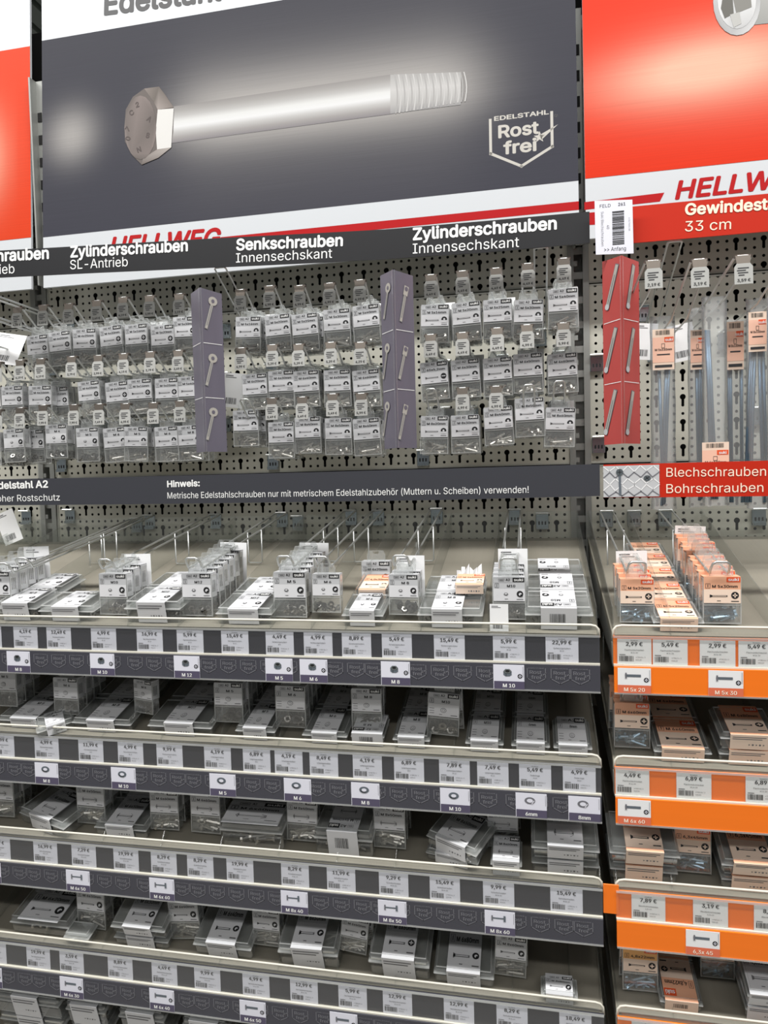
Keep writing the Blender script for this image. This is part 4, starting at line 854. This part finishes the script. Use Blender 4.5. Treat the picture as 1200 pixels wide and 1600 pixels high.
# ------------------------------------------------------------------ lying boxes
K['clear_tray'] = clear_mat('tray_plastic', (250, 251, 251), .055, .1)
NAMES = 0
def f_tray(w, dp, h):
    m = MB(); m.box(-w/2, w/2, 0, dp, 0, h*.62, 'clear_tray', bev=.003); m.box(-w/2-.0012, w/2+.0012, -.0012, dp+.0012, h*.62, h*.70, 'clear_milky', bev=.001); return m.mesh('box_bottom')
def f_lid(w, dp, h):
    m = MB(); m.box(-w/2, w/2, .0, dp, h*.70, h, 'clear_tray', bev=.004)
    m.tube([(-w/2+.004, .004, h), (w/2-.004, .004, h), (w/2-.004, dp-.004, h), (-w/2+.004, dp-.004, h)], .0012, 'clear_milky', 4, True); return m.mesh('lid')
def f_tlabel(w, dp, h, lw, size, kind, scheme, drive, flip, off, bare=False):
    m = MB(); up, lo, bk = SCH[scheme]; e = .0006; x0, x1 = off-lw/2, off+lw/2
    m.box(x0, x1, -.0018, dp+.0018, h, h+e, up); (None if bare else m.box(x0, x1, -.0024, -.0016, 0.001, h+e, lo)); m.box(x0, x1, dp+.0012, dp+.0018, .001, h, up)
    a, b = .004, dp-.002; hh = b-a
    if flip: m.fr = (Vector((off, b, h+e)), Vector((-1, 0, 0)), Vector((0, -1, 0)), Vector((0, 0, 1)))
    else: m.fr = (Vector((off, a, h+e)), Vector((1, 0, 0)), Vector((0, 1, 0)), Vector((0, 0, 1)))
    pack_print(m, -lw/2, 0, lw, hh, size, kind, scheme, drive)
    m.fr = (Vector((off, -.0024, 0)), Vector((1, 0, 0)), Vector((0, 0, 1)), Vector((0, -1, 0)))
    if bare: pass
    elif flip: m.barcode(-lw*.25, h*.35, lw*.2, h*.75, 'black', seed=4)
    else:
        m.rect(-lw*.45, h*.82, lw*.40, h*.87, 'grey_ink'); m.rect(-lw*.45, h*.70, lw*.30, h*.75, 'grey_ink')
        for i in range(5): m.disk(-lw*.02+i*lw*.09, h*.36, .0016, 'grey_ink', .0003, 6 if i % 2 else 3)
    return m.mesh('label_sleeve')
def tray(si, cx, wpx, size, kind, scheme, drive, label, dp=.07, h=.032, lw=.052, front=.452, level=0, back=0, rot=0, flip=False, off=0, tilt=0, scale=1.5, lift=0, bare=False):
    d = front-back; zd = deck_z(si, d); X = X_at(cx, d, zd+h*.5); w = wpx*(abs(P(cx+50, 1100, d).x-P(cx-50, 1100, d).x)/100)
    w = max(.04, round(w, 3)); sl = SLOPE[si]
    n = Vector((0, -math.sin(sl)*1, math.cos(sl))); pos = Vector((X, -d, zd)) + n*(.0012+level*(h+.002)+lift)
    t = thing('storage_box', label, 'screw box', pos, (sl+tilt, 0, rot), f'boxes lying on the {ROWN[si]} shelf'); t.rotation_mode = 'XYZ'
    if rot:   # turn about the deck normal
        t.rotation_euler = (Matrix.Rotation(sl+tilt, 3, 'X') @ Matrix.Rotation(rot, 3, 'Z')).to_euler()
    link('box_bottom', cached(('tb', w, dp, h), lambda: f_tray(w, dp, h)), t); link('lid', cached(('tl', w, dp, h), lambda: f_lid(w, dp, h)), t)
    lw = min(lw, w*.96)
    if size: link('label_sleeve', cached(('ts', w, dp, h, lw, size, kind, scheme, drive, flip, off, bare), lambda: f_tlabel(w, dp, h, lw, size, kind, scheme, drive, flip, off, bare)), t)
    sd = int(cx) % 5; o = link('hardware', cached(('tc', w, dp, h, kind, sd, scheme != 'grey'), lambda: f_contents(w, dp, h*.85, kind, sd, scheme != 'grey', max(1.2, w/.05))), t); o['kind'] = 'stuff'
    return t
T = tray; WN = 'wrench'
def column(si, cx, wpx, n, size, kind, scheme, drive, name, **k):
    """boxes lying one behind the other down the slope"""
    dp = k.get('dp', .07)
    for i in range(n):
        T(si, cx, wpx, size, kind, scheme, drive, name if i == 0 else f'{ORD[i]} box behind the {name}', back=i*(dp+.005), **k) if True else None
# keep rows straight: every box of a column sits at the X of its front one
def column(si, cx, wpx, n, size, kind, scheme, drive, name, **k):
    dp = k.get('dp', .07); f = T(si, cx, wpx, size, kind, scheme, drive, name, **k)
    for i in range(1, n):
        c = thing('storage_box', f'{ORD[i]} box behind the {name}', 'screw box', f.location, f.rotation_euler, f['group'])
        dd = i*(dp+.006); c.location = f.location + Vector((random.uniform(-.002, .002), dd*math.cos(SLOPE[si]), dd*math.sin(SLOPE[si])))
        for ch in f.children:
            q = ch.copy(); sc.collection.objects.link(q); q.parent = c
    return f
bpy.context.view_layer.update()
C = column
# top shelf, main bay
C(0, 28, 62, 2, 'M 8', N_, 'grey', WN, 'flat M 8 nut box near the left edge, top shelf')
C(0, 105, 84, 1, 'M 8', N_, 'grey', WN, 'flat box beside the M10 hanging box, left end of top shelf', h=.026)
C(0, 66, 45, 1, 'M 8', N_, 'grey', WN, 'narrow box behind the second flat box, top shelf', h=.02, front=.37, dp=.06)
C(0, 240, 84, 2, 'M10', N_, 'grey', WN, 'flat M10 nut box between two hanging boxes, top shelf', h=.036)
C(0, 382, 86, 2, 'M12', N_, 'grey', WN, 'flat M12 box right of the M12 hook, top shelf', h=.026)
C(0, 567, 62, 1, 'M 6', N_, 'grey', WN, 'small flat M 6 box in front of the orange one, top shelf', h=.026, lw=.04)
T(0, 583, 52, '4,0x30mm', S, 'peach', 'hex', 'flat peach labelled box behind the small M 6 box, top shelf', front=.375, h=.03, lw=.046)
hbox(P(587, 877, .27), 'M 6x20mm', S, 'grey', 'cross', 'upright M 6x20mm box standing behind the peach box', None, 0, 0, 3)
C(0, 703, 100, 2, 'M 8', N_, 'grey', WN, 'wide flat M 8 lock nut box, top shelf', h=.030, lw=.047, off=-.004)
T(0, 735, 45, 'M 4x40mm', S, 'peach', 'hex', 'peach labelled slim box lying on the wide M 8 boxes', front=.40, h=.016, dp=.045, lift=.034, lw=.044)
m = MB()
for i in range(6): m.add([(-.02+i*.007, 0, .0), (-.013+i*.007, .004*(i % 2), 0), (-.014+i*.007, .01, .014+.006*(i % 3)), (-.02+i*.007, .012*(i % 2), .016+.004*(i % 2))], [(0, 1, 2, 3)], 'white')
p = P(733, 902, .34); tag(link('paper_scrap', m.mesh('scrap'), None, loc=(p.x, -.345, deck_z(0, .345)+.036)), 'crumpled white paper scrap behind the wide flat boxes', 'paper')
C(0, 873, 104, 3, 'M10', N_, 'grey', WN, 'wide flat M10 box with upside down label, top shelf', h=.034, flip=True, lw=.052)
p = P(780, 950, .452); o = stock_card((p.x, -.462, deck_z(0, .462)+.042), 'white card leaning under the M10 hanging box at shelf front', None, (0, 0, 0), .55)
# top shelf, right bay
C(0, 1060, 78, 5, 'M 5x20mm', S, 'peach', 'cross', 'flat peach M 5x20mm box at the front, top shelf', h=.020, lw=.051, dp=.066)
# second shelf
C(1, 40, 82, 3, 'M 6', 'washer', 'grey', '', 'flat washer box at left end of second shelf', h=.019)
T(1, 90, 48, 'M 6', 'washer', 'grey', '', 'small tilted box at the lip, left of second shelf', h=.018, dp=.045, rot=.7, front=.463, lw=.03)
C(1, 160, 90, 3, 'M 8', 'washer', 'grey', '', 'flat M 8 washer box, left part of second shelf', h=.022)
C(1, 282, 98, 2, 'M10', 'washer', 'grey', '', 'flat box with a large ring inside, second shelf', h=.024)
C(1, 400, 60, 2, 'M 5', 'washer', 'grey', '', 'small flat M 5 washer box, second shelf', h=.022, lw=.04)
C(1, 508, 68, 3, 'M 6', 'washer', 'grey', '', 'flat M 6 washer box, middle of second shelf', h=.019, lw=.042)
T(1, 575, 50, 'M 8', 'washer', 'grey', '', 'box lying under the M 8 hanging box, second shelf', h=.022, dp=.05, flip=True)
C(1, 643, 56, 2, 'M 8', 'washer', 'grey', '', 'flat M 8 washer box right of the hanging boxes, second shelf', h=.019, lw=.042)
C(1, 757, 58, 2, 'M10', 'washer', 'grey', '', 'flat M10 washer box, right half of second shelf', h=.019, lw=.042)
C(1, 829, 58, 2, '6mm', 'washer', 'grey', '', 'flat 6mm spring ring box, second shelf', h=.019, lw=.042)
C(1, 895, 58, 1, '8mm', 'washer', 'grey', '', 'flat 8mm spring ring box, right end of second shelf', h=.019, lw=.042)
C(1, 1066, 88, 4, 'M 6x60mm', S, 'peach', 'cross', 'flat peach M 6x60mm box, second shelf', h=.022, lw=.058)
T(1, 1168, 90, 'M 6x80mm', S, 'peach', 'cross', 'upper peach box of the stack at the right edge, second shelf', h=.024, level=1); T(1, 1168, 90, 'M 6x80mm', S, 'peach', 'cross', 'lower peach box of the stack at the right edge, second shelf', h=.024)
# third shelf
CB = 'carriage'
T(2, 68, 90, 'M 6x40mm', CB, 'grey', '', 'deep box turned askew, left end of third shelf', h=0.031, rot=-.28, level=0)
C(2, 190, 80, 2, 'M 6x50mm', CB, 'grey', '', 'flat M 6x50mm bolt box, third shelf', h=0.025)
C(2, 395, 96, 2, 'M 6x60mm', CB, 'grey', '', 'wide box full of long bolts, third shelf', h=0.050, lw=.098, dp=.05, bare=True)
T(2, 538, 90, 'M 8x40mm', CB, 'grey', '', 'clear box with big bolt heads at the lip, third shelf', h=0.049, lw=.05, flip=True, dp=.06); T(2, 545, 86, 'M 8x40mm', CB, 'grey', '', 'box behind the one with big bolt heads, third shelf', h=0.037, front=.38)
T(2, 706, 88, 'M 8x50mm', CB, 'grey', '', 'upper M 8x50mm box turned askew on another, third shelf', h=0.028, rot=-.42, level=1, lift=-.012); T(2, 706, 84, 'M 8x50mm', CB, 'grey', '', 'lower box under the askew M 8x50mm box, third shelf', h=0.019, rot=-.2)
T(2, 791, 47, 'M 8x60mm', CB, 'grey', '', 'small box standing under the M 8x60mm hanging box', h=0.027, lw=.04, dp=.05, front=.462)
T(2, 883, 104, 'M 8x60mm', CB, 'grey', '', 'upper wide box with M 8x60mm label, right end of third shelf', h=0.027, level=1, tilt=R(9), lift=.002); T(2, 883, 104, 'M 8x60mm', CB, 'grey', '', 'lower wide box under the M 8x60mm one, right end of third shelf', h=0.027)
T(2, 1005, 108, 'M 6x60mm', S, 'peach', 'cross', 'upper wide peach labelled box, left end of right bay, third shelf', h=0.028, level=1, tilt=R(9), lift=.002); T(2, 1005, 104, 'M 6x60mm', S, 'peach', 'cross', 'lower wide peach labelled box, left end of right bay, third shelf', h=0.028)
T(2, 1172, 96, '6,3x45mm', S, 'peach', 'cross', 'upper 6,3x45mm box of the stack at the right edge, third shelf', h=0.024, level=1, tilt=R(9), lift=.002); T(2, 1172, 92, '6,3x45mm', S, 'peach', 'cross', 'lower 6,3x45mm box of the stack at the right edge, third shelf', h=0.024)
# fourth shelf
C(3, 65, 92, 2, 'M 6x20mm', S, 'grey', WN, 'deep box with a wide label, left end of fourth shelf', h=0.033, lw=.08, bare=True)
T(3, 121, 38, None, S, 'grey', WN, 'small open clear box at the lip, fourth shelf', h=0.022, dp=.03, front=.463)
T(3, 222, 84, 'M 6x30mm', S, 'grey', WN, 'upper flat M 6x30mm box, fourth shelf', h=0.022, level=1, tilt=R(9), lift=.002); T(3, 222, 84, 'M 6x30mm', S, 'grey', WN, 'lower flat M 6x30mm box, fourth shelf', h=0.022)
C(3, 350, 90, 2, 'M 6x40mm', S, 'grey', WN, 'deep M 6x40mm box, fourth shelf', tilt=R(7), h=0.034, dp=.08)
C(3, 484, 92, 2, 'M 6x50mm', S, 'grey', WN, 'deep M 6x50mm box, fourth shelf', tilt=R(7), h=0.046, rot=.03, dp=.08)
C(3, 625, 94, 2, 'M 6x60mm', S, 'grey', 'cross', 'deep M 6x60mm box with a cross symbol, fourth shelf', tilt=R(7), h=0.046, dp=.08)
C(3, 725, 94, 3, 'M 6x80mm', S, 'grey', WN, 'deep M 6x80mm box right of the cross symbol one, fourth shelf', tilt=R(7), h=0.031, dp=.08)
T(3, 874, 56, 'M 8x80mm', S, 'grey', WN, 'small box lying alone at the lip, right end of fourth shelf', h=0.018, dp=.03, front=.463, lw=.04)
C(3, 1064, 66, 3, '4,8x22mm', S, 'peach', 'cross', 'flat 4,8x22mm box with upside down label, fourth shelf', h=0.019, flip=True, lw=.046)
T(3, 1195, 62, '4,8x25mm', S, 'grey', 'cross', 'upper grey labelled box at the right edge, fourth shelf', h=0.025, level=1, tilt=R(9), lift=.002); T(3, 1195, 62, '4,8x25mm', S, 'grey', 'cross', 'lower grey labelled box at the right edge, fourth shelf', h=0.025)
# bottom shelf: only the tallest packs reach into the picture
for cx, wpx, size, lb, lv in ((55, 100, 'M 6x80mm', 'deep wide box at left end of bottom shelf', 1), (146, 60, 'M 8x30mm', 'M 8x30mm box second from left, bottom shelf', 1), (232, 70, 'M 8x40mm', 'M 8x40mm box third from left, bottom shelf', 1), (330, 70, 'M 8x50mm', 'M 8x50mm box fourth from left, bottom shelf', 1)):
    T(4, cx, wpx, size, S, 'grey', WN, lb, h=.045, level=lv); T(4, cx, wpx, size, S, 'grey', WN, 'box under the ' + lb, h=.045)
# ------------------------------------------------------------------ right bay: threaded rods in long bags
def rbag(x0, x1, ytop, ybot, d, label, rods, lab=None, labc='peach', size='M 5x330mm', lean=0, lablow=None):
    a, b = P(x0, ytop, d), P(x1, ytop, d); bot = P((x0+x1)/2, ybot, d); X = (a.x+b.x)/2; w = b.x-a.x; H = a.z-bot.z
    t = thing('rod_bag', label, 'bag', (X, -d, a.z), (0, lean, 0), 'bagged threaded rods')
    m = MB(); n = 14; vs = []; rr = random.Random(int(x0))
    for i in range(n+1):
        z = -H*i/n; ww = w/2*(1+rr.uniform(-.06, .03)); th = .001 + .006*math.sin(math.pi*min(1, i/n))
        for q, y in ((-1, 0), (-.5, -th), (0, -th*rr.uniform(.6, 1.2)), (.5, -th), (1, 0), (.5, th), (0, th), (-.5, th)): vs.append((q*ww, y, z+rr.uniform(-.002, .002)))
    m.add(vs, [(i*8+j, i*8+(j+1) % 8, i*8+8+(j+1) % 8, i*8+8+j) for i in range(n) for j in range(8)], 'bag'); link('bag_film', m.mesh('bag', True), t)
    for (xa, ya, xb, yb) in rods:
        A, B = P(xa, ya, d), P(xb, yb, d); m = MB(); m.tube([(A.x-X, 0, A.z-a.z), ((A.x+B.x)/2-X, .0015, (A.z+B.z)/2-a.z), (B.x-X, 0, B.z-a.z)], 0.003, 'rod', 7); link('threaded_rod', m.mesh('rod', True), t)
    K.setdefault('bag_peach', mat('bag_label_peach', (244, 196, 172), .5)) if 'bag_peach' not in K else None
    for L in (lab, lablow):
        if not L: continue
        c0, c1 = P(L[0], L[1], d), P(L[2], L[3], d); m = MB(); lw, lh = c1.x-c0.x, c0.z-c1.z; z1 = c0.z-a.z; xx = c0.x-X; y = -.0095
        m.box(xx, xx+lw, y, y+.0006, z1-lh, z1, 'cream'); m.fr = (Vector((xx, y, z1-lh)), Vector((1, 0, 0)), Vector((0, 0, 1)), Vector((0, -1, 0)))
        m.rect(0, lh*.18, lw, lh*.80, 'bag_peach'); m.barcode(lw*.15, lh*.86, lw*.85, lh*.97, 'black', seed=8); m.rect(lw*.55, lh*.68, lw*.97, lh*.80, 'orange_red', .0006)
        m.text('suki', lw*.76, lh*.70, 'textwhite', h=lh*.07, bold=True, al='c', n=.0009); m.text(size, lw*.5, lh*.47, 'black', h=lh*.055, w=lw*.78, bold=True, al='c', n=.0006)
        m.line([(lw*.42, lh*.54), (lw*.42, lh*.64), (lw*.56, lh*.64), (lw*.56, lh*.54), (lw*.42, lh*.54)], .0006, 'textgrey', .0006); m.rect(lw*.2, lh*.36, lw*.8, lh*.39, 'textgrey', .0006); m.rect(lw*.1, lh*.06, lw*.9, lh*.12, 'textgrey', .0006)
        link('bag_label', m.mesh('label'), t)
    return t
rbag(1015, 1055, 496, 796, .20, 'long clear bag with label M 5x330mm, nearest the red poster', [(1042, 545, 1034, 790), (1046, 540, 1038, 785), (1030, 580, 1037, 788)], (1018, 517, 1052, 578), size='M 5x330mm')
rbag(1074, 1100, 482, 792, .18, 'long clear bag half hidden, second from the red poster', [(1092, 530, 1096, 780), (1096, 530, 1099, 780), (1088, 560, 1093, 782)], (1077, 518, 1099, 578), size='M 6x330mm')
rbag(1096, 1136, 464, 790, .22, 'long clear bag without upper label, third from the red poster', [(1103, 516, 1116, 780), (1107, 516, 1120, 780), (1105, 516, 1112, 780)], None, lablow=(1095, 692, 1137, 752), size='M 6x330mm')
rbag(1131, 1168, 500, 790, .17, 'long clear bag with two labels, fourth from the red poster', [(1138, 560, 1142, 785), (1141, 560, 1144, 785), (1158, 560, 1160, 785)], (1133, 505, 1160, 578), size='M 8x330mm')
rbag(1165, 1205, 468, 795, .21, 'long clear bag with crossed rods at the right edge', [(1176, 540, 1168, 785), (1180, 540, 1172, 785), (1192, 545, 1200, 785), (1186, 545, 1194, 785), (1173, 545, 1165, 785)], (1167, 490, 1195, 550), size='M 8x330mm')
rbag(1198, 1240, 462, 795, .24, 'long clear bag cut off by the right edge', [(1212, 540, 1205, 785), (1218, 540, 1222, 785)], (1200, 480, 1236, 545), size='M10x330mm')
for i, (tx, ty, ex, ey, pr) in enumerate(((1020, 408, 985, 470, '2,19'), (1092, 406, 1030, 505, '3,19'), (1160, 400, 1105, 472, '3,59'), (1246, 396, 1170, 480, '3,99'))):
    A = P(tx, ty, .40); B = P(ex, ey, .40-.16); d = .40; rise = A.z-B.z; A.x = (A.x+B.x)/2+.5*(A.x-B.x)
    hook(A, d, f'long level hook tagged {pr}, {ORD[i]} from the red poster in the right bay', 'hooks of the right bay', pr, .0125, max(.006, rise), .16, .0, .0019)
for i, (px, py) in enumerate(((1009, 505), (1061, 507))):
    stock_card(P(px, py, .12), ('white card hanging beside the first rod bag', 'white card hanging between the first two rod bags')[i], None, (0, R(-10 if i else 6), 0), .9)
bpy.data.objects.remove(_to)
